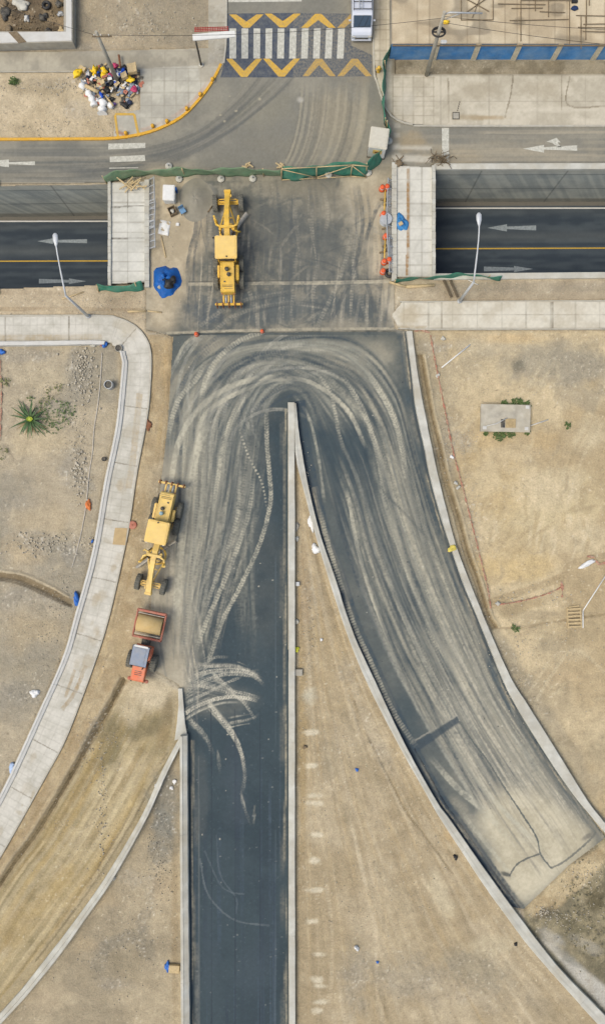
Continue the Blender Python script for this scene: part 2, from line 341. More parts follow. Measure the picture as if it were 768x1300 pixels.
gravel(565,560,16,36,0,.6,(162,156,140)); gravel(590,560,16,20,-30,.7,(168,164,150)); gravel(600,650,10,60,-12,.4,(170,162,142)); gravel(640,830,16,40,-28,.6,(158,152,134)); gravel(680,900,18,50,-28,.6,(156,150,132)); gravel(730,470,70,24,0,.35,(160,154,138)); gravel(560,440,30,14,0,.6); gravel(700,960,14,50,-32,.6)
s_, m_ = blob(657,465,11,9,None,noise=.3); paint((s_, m_), (118,114,98), .75)
for i in range(26):      # pale scraped streaks
    x = random.uniform(600,760); y = random.uniform(600,680)
    stroke([(x,y),(x+random.uniform(-8,4),y+random.uniform(10,22)),(x+random.uniform(-12,2),y+random.uniform(26,48))], random.uniform(2,6), random.choice([(216,202,168),(176,156,116)]), .4, fade=(12,14))
for i in range(60):
    x = random.uniform(560,768); y = random.uniform(430,1000); a = random.uniform(0,6.28)
    if inpoly(east, x, y): stroke([(x,y),(x+18*math.cos(a),y+18*math.sin(a)),(x+30*math.cos(a+.4),y+30*math.sin(a+.4))], random.uniform(1.5,5), random.choice([(214,198,160),(168,150,114),(158,146,120)]), .3, fade=(10,10))
for P in ([(700,440),(660,500),(600,520),(560,560)], [(768,860),(720,820),(690,850),(660,900)], [(760,520),(720,600),(730,690)], [(640,700),(690,660),(768,640)]):
    for o in (0, 11): stroke([(x + o, y + o * .5) for x, y in P], 4, random.choice([(160,142,108),(212,198,164)]), .35, tread='bar', grain=.6, gaps=.35, fade=(30,30), hgt=-.02)
for P in ([(420,900),(440,1000),(470,1100),(480,1300)], [(400,1100),(410,1200),(404,1300)], [(520,1100),(560,1200),(640,1290)]):
    for o in (0, 12): stroke([(x + o, y) for x, y in P], 4.5, random.choice([(156,142,112),(206,192,162)]), .35, tread='bar', grain=.6, gaps=.3, fade=(30,30), hgt=-.02)
stroke([(612,768),(660,752),(700,738),(716,730)], 10, (158,140,106), .55, hgt=-.05); stroke([(716,730),(725,716),(768,705),(860,690)], 9, (168,150,116), .5)
stroke([(628,797),(660,797),(700,790),(768,780),(860,770)], 3, (138,122,92), .45, gaps=.3, hgt=-.04)
# eroded gully behind the east kerb
gl = [(533,450),(538,480),(545,520),(556,565),(566,610),(580,655),(592,700),(606,740),(618,780),(628,797)]
stroke(gl, 9, (140,124,92), .6, hgt=-.13, grain=.4); stroke([(p[0]+2,p[1]) for p in gl], 2.0, (112,98,72), .6, hgt=-.07, grain=.6, gaps=.25)
stroke([(p[0]+6,p[1]) for p in gl], 3, (190,176,144), .4, hgt=.07, grain=.5)
# end of the right ramp: sand, weeds, poured slab
er_p = [(664,1154),(722,1098),(762,1068),(768,1050),(918,1230),(918,1450),(880,1408),(768,1290),(711,1231),(667,1175)]
paint(region(er_p, 0, 1), mixc((118,112,90), (152,142,112), N_c, .38, .62), .95)
paint(region([(684,1192),(700,1196),(768,1252),(860,1350),(820,1360),(768,1282),(720,1232)], 2, 2), (196,192,178), .85)
paint(region([(664,1156),(722,1100),(768,1068),(768,1092),(745,1118),(712,1150),(684,1166)], 4, 2), mixc((176,156,118),(200,182,144), N_c), .85)
for b in [(690,1160,16,7,(70,70,60),.7,-30), (725,1175,26,12,(98,94,70),.6,20), (755,1140,16,22,(96,88,64),.7,0), (745,1200,26,10,(170,164,146),.6,30), (700,1190,22,9,(182,178,164),.7,35), (720,1215,26,7,(110,110,98),.6,38), (762,1230,24,10,(112,106,84),.6,20)]:
    blob(*b)
# ================================================================ north side
nb = [(-BIG,-BIG),(265,-BIG),(265,92),(-BIG,92)]
paint(region(nb, 0, 1), mixc((150,140,118),(170,156,128), N_b, .4, .6), .9)
blob(190,30,60,30,(160,148,122),.5); blob(150,52,50,12,(186,170,140),.6); gravel(170,25,50,30,0,.45,(164,156,138)); gravel(120,60,40,6,0,.4)
paint(region([(-BIG,-BIG),(86,-BIG),(86,54),(-BIG,54)], 0, 0), mixc((104,90,70),(142,124,96), N_c, .4, .62), .95)
for b in [(20,10,18,14,(72,66,56),.7), (60,35,20,12,(86,76,60),.6), (30,40,24,9,(110,96,72),.6), (70,12,12,14,(96,84,62),.6)]: blob(*b)
paint(region([(-BIG,92),(180,92),(178,175),(-BIG,177)], 0, 2), mixc((184,168,136),(200,184,152), N_e, .4, .6), .9)
blob(40,110,60,12,(168,154,124),.6); blob(60,150,60,12,(202,184,150),.5); gravel(80,105,70,8,0,.5,(164,156,138)); blob(20,104,8,5,(92,104,60),.8,0,.8,N_d); gravel(110,140,40,14,0,.5)
# south bank of the underpass
bank = [(-BIG,366),(140,362),(190,358),(232,380),(222,428),(190,425),(172,412),(130,400),(-BIG,401)]
paint(region(bank, 0, 1), mixc((172,156,128),(192,176,146), N_b, .4, .6), .9)
stroke([(-100,372),(60,372),(150,374)], 5, (158,142,114), .5, gaps=.3); stroke([(-100,394),(60,392),(180,394)], 5, (160,142,112), .5, gaps=.3)
blob(205,400,26,14,(196,184,156),.7); stroke([(190,424),(225,422)], 3, (204,196,176), .6)
bank2 = [(497,352),(918,349),(918,382),(505,384)]
paint(region(bank2, 0, 1), mixc((166,152,126),(186,172,144), N_b, .4, .6), .9)
stroke([(540,366),(640,365),(918,365)], 14, (160,150,128), .5, grain=.3)
# ================================================================ old street (north)
paint(region(street_poly, 0, 0), mixc((128,126,114),(146,142,126), N_b, .35, .65))
for b in [(60,195,90,12,(112,112,104),.5), (240,185,60,20,(116,116,108),.6,-30), (330,140,60,30,(140,136,118),.6), (430,150,40,50,(150,142,120),.7), (460,60,20,60,(148,140,120),.6), (380,185,70,18,(134,130,114),.5), (640,190,120,18,(158,150,128),.6), (560,200,60,14,(160,148,122),.6), (700,200,60,10,(152,146,128),.5), (520,180,26,18,(164,146,112),.6), (30,222,120,6,(150,144,124),.6),(330,30,40,30,(140,136,122),.5)]: blob(*b)
for i in range(70):      # sweeping tyre arcs on the old street
    t = random.random(); o = t * 60
    P = [(-100,190+o*.6),(60,192+o*.6),(160,190+o*.5),(240,172+o*.4),(290+o*.5,135+o*.2),(330+o,80),(350+o,10)]
    C = catmull(P, 4); a0 = random.randrange(0, len(C) - 30); a1 = min(len(C), a0 + random.randrange(20, 90))
    stroke([tuple(p) for p in C[a0:a1:6]], random.uniform(1.5, 6), random.choice([(96,98,94),(100,102,98),(160,154,136),(108,108,100)]), random.uniform(.15,.4), fade=(30,30))
for i in range(40):
    x = random.uniform(380,470); P = [(x,100),(x-4,150),(x-14,190),(x-30,222)]
    stroke(P, random.uniform(1.5,5), random.choice([(104,104,96),(166,158,136),(172,164,140)]), random.uniform(.15,.4), fade=(30,20))
for i in range(30):
    y = random.uniform(166,212); x = random.uniform(480,760); stroke([(x,y),(x+80,y+random.uniform(-2,2)),(x+180,y)], random.uniform(1.5,5), random.choice([(168,160,138),(136,132,118),(176,166,142)]), .3, fade=(20,20))
for i in range(26):
    y = random.uniform(184,230); x = random.uniform(-140,40); stroke([(x,y),(x+80,y),(x+180,y-1)], random.uniform(1.5,5), random.choice([(104,106,100),(136,132,118),(150,144,126)]), .3, fade=(20,20))
s_, m_ = blob(381,127,5,5,None,noise=.25); paint((s_, m_), (176,172,158), .9)
for q in [(280,146),(300,141),(285,154),(330,126),(292,122)]: blob(q[0],q[1],2,1.6,(190,180,150),.7)
# ================================================================ new road: bridge apron + both ramps
paint(region(road_poly, 0, 0), mixc((51,65,70),(59,73,77), N_b, .3, .7))
# ---- how much dust lies where
DU = np.zeros((NY, NX), np.float32)
def dab(cx, cy, rx, ry, a, rot=0, noise=.5):
    s, m = blob(cx, cy, rx, ry, None, rot=rot, noise=noise, N=N_b); DU[s] = 1 - (1 - DU[s]) * (1 - m * a)
for d in [(360,440,170,36,.62), (300,470,90,60,.55), (250,560,46,150,.60), (228,660,30,200,.75), (225,800,40,70,.9), (290,600,60,110,.32,0), (430,500,90,60,.45), (500,560,40,130,.55,-12), (530,690,46,150,.55,-16), (480,700,50,120,.35,-14), (590,830,50,150,.6,-25), (560,880,60,90,.5,-25), (640,980,60,120,.75,-30), (690,1060,60,70,1.0,-35), (660,1110,60,40,1.0,-40), (410,640,26,120,.30,-12), (470,830,40,120,.40,-25), (560,990,30,70,.5,-30),(330,740,40,120,.22,0),(285,890,55,30,.5),(450,450,70,30,.5)]:
    dab(*d)
road_s, road_m = region(road_poly, 0, 0)
RM = np.zeros((NY, NX), np.float32); RM[road_s] = road_m
low = RM * (PY > 425)
paint((ALL, RM * sstep(.45, .7, N_e) ), (68,80,84), .2); paint((ALL, RM * sstep(.8,.92,N_p)), (112,118,114), .25)
q = region([(214,424),(520,420),(532,480),(470,470),(370,452),(290,466),(214,500)], 6, 12); paint((q[0], q[1] * RM[q[0]]), mixc((90,96,90),(124,122,106),N_c), .65)
RAMP = np.zeros((NY, NX), np.float32)
q = region([(378,505),(524,430)] + cm(rt_in[1:13]) + [(768,1063),(664,1154)] + mo[::-1][:-4], 0, 10); RAMP[q[0]] = q[1]
paint((ALL, low * RAMP * (.85 + .3 * (N_b - .5))), (76,86,86), .7)
paint((ALL, low * np.clip(DU * (.9 + 1.4 * (N_c - .5)), 0, 1)), (150,146,128), .48)
paint((ALL, low * sstep(.55, 1, DU)), (172,164,140), .55)
inner = [(330,905),(326,800),(322,700),(324,620),(330,560),(346,508),(372,494),(396,515),(408,580),(425,650),(450,730),(487,820),(532,905),(585,990),(640,1080),(684,1142)]
outer = [(236,868),(222,770),(211,660),(213,580),(224,500),(270,448),(365,428),(450,432),(503,485),(528,570),(553,660),(590,760),(638,868),(690,950),(735,1012),(764,1064)]
IN = rs(catmull(inner, 4), 420); OUT = rs(catmull(outer, 4), 420)
def lane(t0, t1, a0, a1):
    k = np.linspace(t0, t1, a1 - a0)[:, None]; C = OUT[a0:a1] * k + IN[a0:a1] * (1 - k); return [tuple(p) for p in C[::8]]
DD = np.clip(DU * 1.25, 0, 1) * RM
for i in range(900):     # haze of drawn-out dust and bare streaks
    t0 = random.random(); t1 = min(1, max(0, t0 + random.gauss(0,.16))); a0 = random.randrange(0, 360); a1 = min(420, a0 + random.randrange(40, 170))
    if random.random() < .58: stroke(lane(t0, t1, a0, a1), random.uniform(.9, 5) if i % 3 else random.uniform(5, 14), random.choice([(176,171,149),(160,158,140),(146,147,132)]), random.uniform(.12,.36) if i % 3 else random.uniform(.08,.22), D=DD, fade=(50,50), soft=.8)
    else: stroke(lane(t0, t1, a0, a1), random.uniform(1.0, 7), random.choice([(50,63,69),(56,69,74),(64,76,78)]), random.uniform(.12,.34), D=RM, fade=(50,50), soft=.8)
for i in range(170):
    t0 = random.random(); t1 = min(1, max(0, t0 + random.gauss(0,.05))); a0 = random.randrange(190, 330); a1 = min(419, a0 + random.randrange(60, 190))
    stroke(lane(t0, t1, a0, a1), random.uniform(1.2, 6.5), random.choice([(184,177,152),(172,167,146),(54,66,72),(58,70,76),(154,153,138)]), random.uniform(.2,.46), D=RM, fade=(50,40), soft=.9, grain=.6)
for i in range(56):      # tread prints
    t0 = random.uniform(.05,1); t1 = min(1, max(0, t0 + random.gauss(0,.2))); a0 = random.randrange(0, 300); a1 = min(420, a0 + random.randrange(50, 140))
    stroke(lane(t0, t1, a0, a1), random.uniform(4, 6.5), (182,176,152), random.uniform(.14,.34), tread=random.choice(['chev','bar','chev']), D=DD, fade=(40,50), grain=.3)
for i in range(34):      # crossing loops around the nose of the median
    cx = random.uniform(340,420); r = random.uniform(60,150); y0 = random.uniform(440,520)
    a0 = random.uniform(2.6,3.4); a1 = a0 + random.uniform(.9,2.6)
    P = [(cx + r * math.cos(a) * 1.05, y0 + 60 + r * .95 * math.sin(a)) for a in np.linspace(a0, a1, 9)]
    stroke(P, random.uniform(2, 7), random.choice([(180,176,158),(168,166,150),(62,74,82)]), random.uniform(.2,.42), D=low, fade=(40,40), tread=random.choice([None,None,'bar']))
# sand carried onto the last stretch of the right ramp
SD = np.zeros((NY, NX), np.float32)
for cx, cy, rx, ry, a_, rot in [(672,1108,60,44,.95,-35),(700,1070,52,50,.9,-30),(640,1040,40,60,.7,-30),(690,1010,26,60,.55,-30),(610,1000,18,60,.5,-32),(650,960,20,60,.45,-28),(600,1050,16,50,.55,-32)]:
    s_, m_ = blob(cx, cy, rx, ry, None, rot=rot, noise=.7, N=N_c); SD[s_] = 1 - (1 - SD[s_]) * (1 - m_ * a_)
paint((ALL, SD * RM), mixc((166,160,138),(182,174,150), N_g), .85)
for i in range(260):
    t0 = random.uniform(.0, .97); a0 = random.randrange(300, 395); a1 = min(419, a0 + random.randrange(20, 80)); t1 = t0 + random.gauss(0, .03)
    stroke(lane(t0, t1, a0, a1), random.uniform(.8, 3.2), random.choice([(108,110,102),(190,184,162),(96,100,96),(196,188,164)]), random.uniform(.15,.42), D=RM, fade=(20,20), soft=.8)
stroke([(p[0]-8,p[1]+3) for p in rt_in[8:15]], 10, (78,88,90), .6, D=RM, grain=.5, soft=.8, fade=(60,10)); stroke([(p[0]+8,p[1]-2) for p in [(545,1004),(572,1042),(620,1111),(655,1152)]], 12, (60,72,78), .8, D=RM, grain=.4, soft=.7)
q = region([(606,1040),(640,1000),(690,1010),(742,1054),(760,1068),(664,1153),(652,1142),(630,1100)], 5, 9)
paint((q[0], q[1] * RM[q[0]]), mixc((184,175,147),(200,191,163),N_c), .92)
for i in range(120):
    t0 = random.uniform(.12, .9); a0 = random.randrange(350, 400); a1 = min(419, a0 + random.randrange(14, 40))
    stroke(lane(t0, t0 + random.gauss(0,.02), a0, a1) if a1 - a0 > 16 else [tuple(IN[a0]*(1-t0)+OUT[a0]*t0), tuple(IN[a1]*(1-t0)+OUT[a1]*t0)], random.uniform(.8, 2.6), random.choice([(140,136,120),(200,192,168),(126,124,112)]), random.uniform(.15,.35), D=RM, fade=(10,8), soft=.8)
stroke([(583,916),(600,942),(618,965),(640,1000),(660,1030),(680,1062),(686,1085),(699,1102)], 1.6, (96,98,92), .7, grain=.4)
Ld = (184,180,158)
# the clearly readable tracks
TRACKS = [
  ([(214,690),(217,620),(228,560),(252,520),(290,492),(335,480),(375,484)], 8, .65, None),
  ([(232,640),(250,560),(262,525),(300,500),(350,482),(395,486),(440,520),(465,570)], 6, .6, None),
  ([(224,800),(228,720),(236,650),(248,580),(268,530)], 12, .6, None),
  ([(212,560),(226,510),(252,478),(262,455)], 7, .5, 'bar'),
  ([(255,520),(262,480),(282,450),(310,430),(345,418)], 7, .55, 'bar'),
  ([(222,462),(236,436),(255,424)], 4, .45, None),
  ([(282,600),(286,560),(300,520),(322,492)], 7, .6, 'chev'),
  ([(272,640),(278,600),(284,560)], 6, .6, 'chev'),
  ([(338,520),(339,560),(342,600),(343,640),(330,690),(305,745),(282,790),(262,850)], 6, .55, 'chev'),
  ([(302,540),(316,580),(332,612),(340,650)], 2.5, .8, 'dots'),
  ([(322,600),(316,650),(300,700),(284,740),(262,790),(248,830)], 6, .55, 'bar'),
  ([(306,600),(300,660),(280,720),(258,780)], 5, .4, 'bar'),
  ([(430,470),(455,510),(470,545),(482,590),(488,640)], 7, .6, 'chev'),
  ([(465,470),(495,520),(508,560),(516,610)], 8, .65, 'chev'),
  ([(400,470),(420,500),(428,540),(438,580)], 5, .5, 'bar'),
  ([(404,640),(416,690),(430,735),(448,790),(470,840),(500,905),(530,950)], 7, .6, 'bar'),
  ([(372,500),(392,530),(404,580),(412,640)], 4, .45, None),
  ([(440,620),(455,700),(480,780),(510,850)], 5, .4, None),
  ([(640,880),(628,850),(612,822)], 3, .8, None), ([(612,822),(600,800),(594,780)], 2, .5, None), ([(660,925),(646,890),(636,868)], 4, .7, None),
  ([(545,960),(580,1000),(615,1030),(650,1070)], 10, .6, None), ([(556,920),(600,985),(640,1030),(690,1080)], 8, .55, None), ([(580,1020),(600,1050),(640,1100),(660,1130)], 6, .5, None)]
for P, w, a, tr in TRACKS:
    stroke(P, w * .8, Ld, a * (.55 if tr else .8), tread=tr, D=RM, fade=(25,30), grain=.35)
# fans of treads reversing off the sand at the left
for P, w, a in [([(233,868),(252,856),(280,851),(310,852),(333,862)], 6.5, .85), ([(234,880),(256,866),(286,856),(320,858),(336,870)], 5.5, .6), ([(232,842),(262,846),(300,846),(332,858)], 5, .5),
  ([(232,908),(252,896),(280,886),(306,885),(328,890)], 6, .95), ([(236,862),(270,872),(300,878),(332,886)], 4.5, .6), ([(236,892),(262,880),(290,866),(310,858)], 4, .5), ([(234,870),(258,872),(290,880),(318,894)], 5, .55),
  ([(240,912),(254,925),(264,940),(272,960)], 6, .7), ([(264,892),(282,914),(296,932),(306,955),(311,985),(306,1010)], 6, .75), ([(270,855),(290,872),(310,892),(325,915)], 4, .5), ([(276,960),(280,975),(278,985)], 4, .45),
  ([(306,1010),(312,1030),(320,1050)], 4, .5), ([(324,1030),(321,1045)], 5, .5), ([(256,845),(272,835),(292,834)], 4, .5), ([(290,918),(320,912),(330,905)], 3, .35), ([(300,846),(316,852),(330,850)],3,.4)]:
    stroke(P, w * .8, (200,194,172), a * .8, tread='chev', D=RM, fade=(4,16 if P[-1][1] < 950 else 60), grain=.45, period=3.2)
    for q_ in range(6):
        dy = random.uniform(-9, 9); f = random.uniform(.5, 1)
        n_ = max(2, int(len(P) * f)); Q = [(x + random.uniform(-1,1), y + dy * (1 - .3 * k / len(P))) for k, (x, y) in enumerate(P[:n_])]
        stroke(Q, random.uniform(.9, 2.6), random.choice([(176,172,152),(150,152,140),(194,188,166)]), random.uniform(.2,.42), D=RM, fade=(4,20), grain=.6, soft=.9)
for i in range(70):      # rubber streaks down at the left ramp mouth
    x = random.uniform(214,250); y = random.uniform(700,880); stroke([(x,y),(x+random.uniform(-3,5),y+30),(x+random.uniform(-5,12),y+random.uniform(50,80))], random.uniform(1,3), random.choice([(110,112,104),(196,188,166),(92,98,96)]), .4, D=RM, fade=(12,16))
paint(region([(190,845),(226,830),(238,868),(232,880),(224,874),(200,858)], 2, 4), (188,178,152), .85)
paint(region([(180,720),(196,610),(212,560),(224,600),(228,700),(240,800),(248,850),(230,872),(176,856)], 5, 10), mixc((164,156,134),(176,168,146),N_c), .8)
for i in range(110):
    x = random.uniform(188,244); y = random.uniform(600,830); dx = (y - 700) * .04
    stroke([(x,y),(x+dx,y+30),(x+dx*2+random.uniform(-2,3),y+random.uniform(45,70))], random.uniform(1,4), random.choice([(132,130,118),(192,184,160),(116,118,110),(184,176,152)]), random.uniform(.2,.45), D=RM, fade=(12,16))
# left ramp: faint polish
for i in range(40):
    x = random.uniform(244,360); y = random.uniform(900,1400); stroke([(x,y),(x+random.uniform(-1,1),y+80),(x,y+200)], random.uniform(1,5), random.choice([(72,86,96),(50,62,72),(66,80,90)]), .35, D=RM, fade=(40,40))
stroke([(252.5,960),(253,1100),(253.5,1440)], 1.2, (104,110,108), .55, grain=.4); stroke([(350,700),(350,1000),(349,1440)], 1.0, (84,96,100), .5, grain=.6, gaps=.4)
stroke([(254,1090),(262,1130),(280,1155),(304,1170),(342,1175)], 1.8, (112,120,120), .5, grain=.5); stroke([(260,1080),(278,1120),(292,1132),(310,1135)], 1.5, (100,110,112), .4); stroke([(275,1060),(280,1110),(300,1140),(300,1160)], 1.2, (96,106,110), .4)
for i in range(60): blob(random.uniform(246,360), random.uniform(900,1290), random.uniform(.8,1.6), random.uniform(.6,1.2), (130,134,128), .6)
for i in range(120):
    x = random.uniform(220,700); y = random.uniform(450,1080)
    if inpoly(road_poly, x, y): blob(x, y, random.uniform(.7,1.6), random.uniform(.7,1.3), random.choice([(196,190,170),(190,184,164),(52,58,60)]), .75)
# repaired cut, cracks, dark kerb margins on the right ramp
paint(region([(520,947),(580,909),(583,917),(526,956)], .6, .4), (62,74,80), .85); stroke([(520,944),(550,926),(580,908)], 1.6, (160,156,140), .5, gaps=.3)
stroke([(583,916),(600,942),(618,965),(640,1000),(660,1030),(680,1062),(686,1085),(699,1102)], 1.3, (92,98,94), .7, grain=.4)
stroke([(684,1084),(668,1090),(655,1098),(646,1112)], 1.6, (88,92,88), .8); stroke([(699,1102),(715,1094),(735,1078),(752,1062),(757,1052)], 2.2, (104,106,98), .7)
blob(642,1110,7,3,(64,70,70),.8,20); blob(745,1062,9,4,(110,108,98),.7,-30)
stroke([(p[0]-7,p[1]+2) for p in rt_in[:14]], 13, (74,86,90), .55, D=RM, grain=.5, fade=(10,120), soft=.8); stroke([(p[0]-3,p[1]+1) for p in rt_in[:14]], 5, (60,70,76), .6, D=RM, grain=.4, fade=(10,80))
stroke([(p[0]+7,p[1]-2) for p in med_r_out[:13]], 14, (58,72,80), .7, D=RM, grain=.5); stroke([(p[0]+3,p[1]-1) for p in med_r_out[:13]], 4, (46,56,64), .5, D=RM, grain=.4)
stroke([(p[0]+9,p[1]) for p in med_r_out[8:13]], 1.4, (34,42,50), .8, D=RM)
paint(region([(440,788),(560,795),(612,792),(612,800),(500,806)], 1, .6), (130,132,122), .12)
for y in (795,808): stroke([(585,y),(596,y-1),(610,y-2)], .9, (170,166,150), .35, gaps=.4)
# soil spilled along the foot of the walls
for P, dx, dy in ((rt_in[:15], -4, 1), (med_r_out[3:14], 4, -1), ([(366,520),(366,900),(367,1440)], -3, 0), ([(239,940),(241,1300),(242,1440)], 4, 0)):
    for w, a in ((2.2, .6), (5, .3), (9, .16)):
        stroke([(x + dx * (.6 + w / 5), y + dy * (.6 + w / 5)) for x, y in P], w, (160,152,130), a, D=RM, grain=.7, gaps=.5, soft=.9)
# fan of streaks down the west half
for i in range(150):
    t = random.random(); xt = 226 + 118 * t; xb = 222 + 62 * t ** 1.3; y0 = random.uniform(500, 640); y1 = random.uniform(720, 860)
    P = [(xt + random.uniform(-2,2), y0), (xt + (xb - xt) * .30 + 3, y0 + (y1 - y0) * .35), (xt + (xb - xt) * .68 + 2, y0 + (y1 - y0) * .7), (xb, y1)]
    dens = 1 - .75 * t
    stroke(P, random.uniform(1, 7), random.choice([(186,179,155),(174,169,148),(156,154,138),(54,66,72),(58,70,76)]), random.uniform(.2,.48) * dens, D=RM, fade=(40,35), soft=.9, grain=.6, tread=random.choice([None,None,None,'bar']))
for P, w, a, tr in TRACKS:
    if P[0][1] < 880: stroke(P, w * .95, (192,186,162), a * .8, tread=tr, D=RM, fade=(30,40), grain=.5, gaps=.2)
for i in range(60):      # soft dark sweeps where the surface was rubbed clean
    t0 = random.random(); t1 = min(1, max(0, t0 + random.gauss(0,.25))); a0 = random.randrange(60, 280); a1 = min(419, a0 + random.randrange(50, 130))
    stroke(lane(t0, t1, a0, a1), random.uniform(4, 12), (54,68,74), random.uniform(.2,.42), D=RM, fade=(50,60), soft=1, grain=.5)
for x in (298, 330, 268): stroke([(x,900),(x+.6,1100),(x,1440)], 1.0, (44,54,62), .5, D=RM, grain=.5)
for b in [(300,1000,20,60,(74,84,90),.35), (340,1150,16,90,(52,64,72),.4), (265,1200,14,80,(72,84,90),.3), (320,1240,26,40,(70,82,88),.3),(255,1010,9,60,(98,102,98),.3)]: blob(*b, 0, .8, N_c)
# ---- bridge apron: packed dirt over old deck
apron = [(186,214),(500,212),(500,419),(505,421),(220,424),(186,420)]
ap_s, ap_m = region(apron, 0, 0)
paint((ap_s, ap_m), mixc((100,102,94),(138,133,116), N_c, .36, .66))
for b in [(345,300,60,60,(96,98,92),.75), (400,330,50,70,(98,100,94),.7), (300,260,30,30,(124,122,108),.6), (360,390,110,26,(92,98,96),.8), (260,395,30,22,(84,92,94),.85), (440,390,44,26,(88,94,92),.8), (420,260,40,24,(136,130,112),.6), (380,240,60,14,(134,128,110),.7), (250,255,26,28,(132,130,120),.8)]:
    blob(*b, 0, .7, N_c)
for i in range(60):
    x = random.gauss(370, 55); y = random.uniform(235, 415)
    s2, m2 = blob(x, y, random.uniform(6,24), random.uniform(5,18), None, rot=random.uniform(0,90), noise=.9); paint((s2, m2 * ap_m[:1,:1].max() ), random.choice([(76,82,80),(84,90,88),(90,94,88),(134,128,110),(68,75,74)]), random.uniform(.35,.7))
tanl = [(186,214),(240,214),(250,235),(262,275),(256,320),(240,340),(238,372),(226,390),(222,424),(186,422)]
paint(region(tanl, 3, 8), mixc((178,164,134),(194,180,150), N_c), .9)
tanr = [(502,212),(452,214),(432,232),(446,262),(462,300),(466,345),(480,372),(500,392),(502,392)]
paint(region(tanr, 4, 10), mixc((174,162,134),(190,178,150), N_c), .9)
paint(region([(500,380),(485,385),(505,422),(516,421),(516,380)], 2, 3), (190,180,156), .7)
def curve_lane(x): return [(x,222),(x+random.uniform(-4,8),280),(x+random.uniform(-8,8),340),(x+random.uniform(-12,4),425)]
for i in range(190):
    x = random.uniform(240,500); C = catmull(curve_lane(x), 4); a0 = random.randrange(0, len(C)-8); a1 = min(len(C), a0 + random.randrange(6, 40))
    stroke([tuple(p) for p in C[a0:a1:3]] if a1 - a0 > 5 else [tuple(C[a0]), tuple(C[a1-1])], random.uniform(1,5), random.choice([(82,88,88),(176,168,146),(74,82,84),(160,154,136),(104,106,98)]), random.uniform(.15,.45), D=RM, fade=(14,14), tread=random.choice([None,None,'bar']))
for i in range(90):
    x = random.uniform(240,480); y = random.uniform(230,415); a = random.gauss(0,.7); r = random.uniform(14,50)
    stroke([(x,y),(x+r*math.cos(a)*.6,y+r*math.sin(a)*.6-2),(x+r*math.cos(a),y+r*math.sin(a))], random.uniform(1,4), random.choice([(76,82,82),(150,145,128),(124,122,108),(84,90,88)]), .3, D=RM, fade=(8,8))
for P in [[(470,250),(452,300),(450,350),(470,420)], [(440,230),(446,290),(432,350),(400,420)], [(300,330),(320,380),(330,424)], [(262,430),(300,400),(360,385),(420,392)], [(245,420),(300,385),(370,370)]]:
    stroke(P, 5, (170,164,144), .28, tread='bar', D=RM, fade=(20,20), grain=.7); stroke([(q[0]+14,q[1]) for q in P], 5, (78,84,84), .4, D=RM, fade=(20,20))
stroke([(240,361),(330,360),(420,359),(500,357)], 4, (178,170,146), .55, D=RM, grain=.6); stroke([(240,358),(330,357),(500,354)], 1, (84,84,76), .4, D=RM)
stroke([(212,423),(300,420),(400,418),(512,417)], 3.2, (172,164,140), .65, D=RM, grain=.6); stroke([(212,426),(300,423),(400,421),(512,420)], 1.2, (66,68,62), .5, D=RM, grain=.5)
stroke([(232,226),(300,226),(420,222)], 9, (150,144,126), .5, D=RM)
# paths: light concrete ------------------------------------------------
def concrete(poly, c0=(190,186,170), c1=(208,203,188), N=None):
    paint(region(poly, 0, 0), mixc(c0, c1, N_c if N is None else N, .35, .65))
concrete(sw_poly, (192,188,172), (207,203,188))
swc = [((a[0]+b[0])/2, (a[1]+b[1])/2) for a, b in zip(sw_l[7:], sw_r[7:])]
L_, R_ = rs(np.array(cm(sw_l)), 300), rs(np.array(cm(sw_r)), 300)
for k in range(12): # brown splashes along the path
    pass
SWM = np.zeros((NY, NX), np.float32); q_ = region(sw_poly); SWM[q_[0]] = q_[1]
for i in range(60):
    j = random.randrange(90, 290); t = random.random(); p = L_[j] * (1 - t) + R_[j] * t
    s, m = blob(p[0], p[1], random.uniform(2,9), random.uniform(3,14), None, rot=20, noise=.9); paint((s, m * SWM[s]), random.choice([(176,160,128),(184,172,146),(214,210,196)]), random.uniform(.2,.5))
stroke([(178,500),(174,540),(170,580),(164,620)], 9, (176,158,124), .4, D=SWM, gaps=.35); stroke([(110,845),(95,880),(80,900)], 5, (164,144,108), .5, D=SWM, gaps=.3); stroke([(96,850),(84,885)], 4, (164,144,108), .5, D=SWM, gaps=.3)
stroke([(-140,430),(40,429),(130,428)], 8, (176,162,134), .55, D=SWM)
blob(165,418,22,14,(188,178,154),.6,30)
# joints, metre by metre
dense_l = rs(np.array(cm(sw_l, 2)), 1600); dense_r = rs(np.array(cm(sw_r, 2)), 1600)
for j in range(20, 1590, 12):
    # nearest point across
    p = dense_l[j]; d = np.hypot(*(dense_r - p).T); q = dense_r[d.argmin()]
    big = (j - 20) % 96 == 0
    stroke([tuple(p), tuple(q)], 1.1 if big else .8, (138,132,116), .65 if big else .15, D=SWM, grain=.3)
for t in (.33, .66):
    idx = [dense_r[np.hypot(*(dense_r - dense_l[j]).T).argmin()] * t + dense_l[j] * (1 - t) for j in range(0, 1600, 14)]
    stroke([tuple(p) for p in idx], .8, (150,144,128), .15, D=SWM, grain=.3)
def slabs(poly, x0, x1, y0, y1, dx, dy, a=.4, c0=(190,186,170), c1=(206,202,186), col=(140,134,118)):
    concrete(poly, c0, c1); q = region(poly); D = np.zeros((NY, NX), np.float32); D[q[0]] = q[1]
    x = x0
    while x <= x1: stroke([(x, y0), (x, y1)], .9, col, a, D=D, grain=.4); x += dx
    y = y0
    while y <= y1: stroke([(x0, y), (x1, y)], .9, col, a, D=D, grain=.4); y += dy
    return D
bl = [(139,233),(187,231),(187,359),(140,361)]
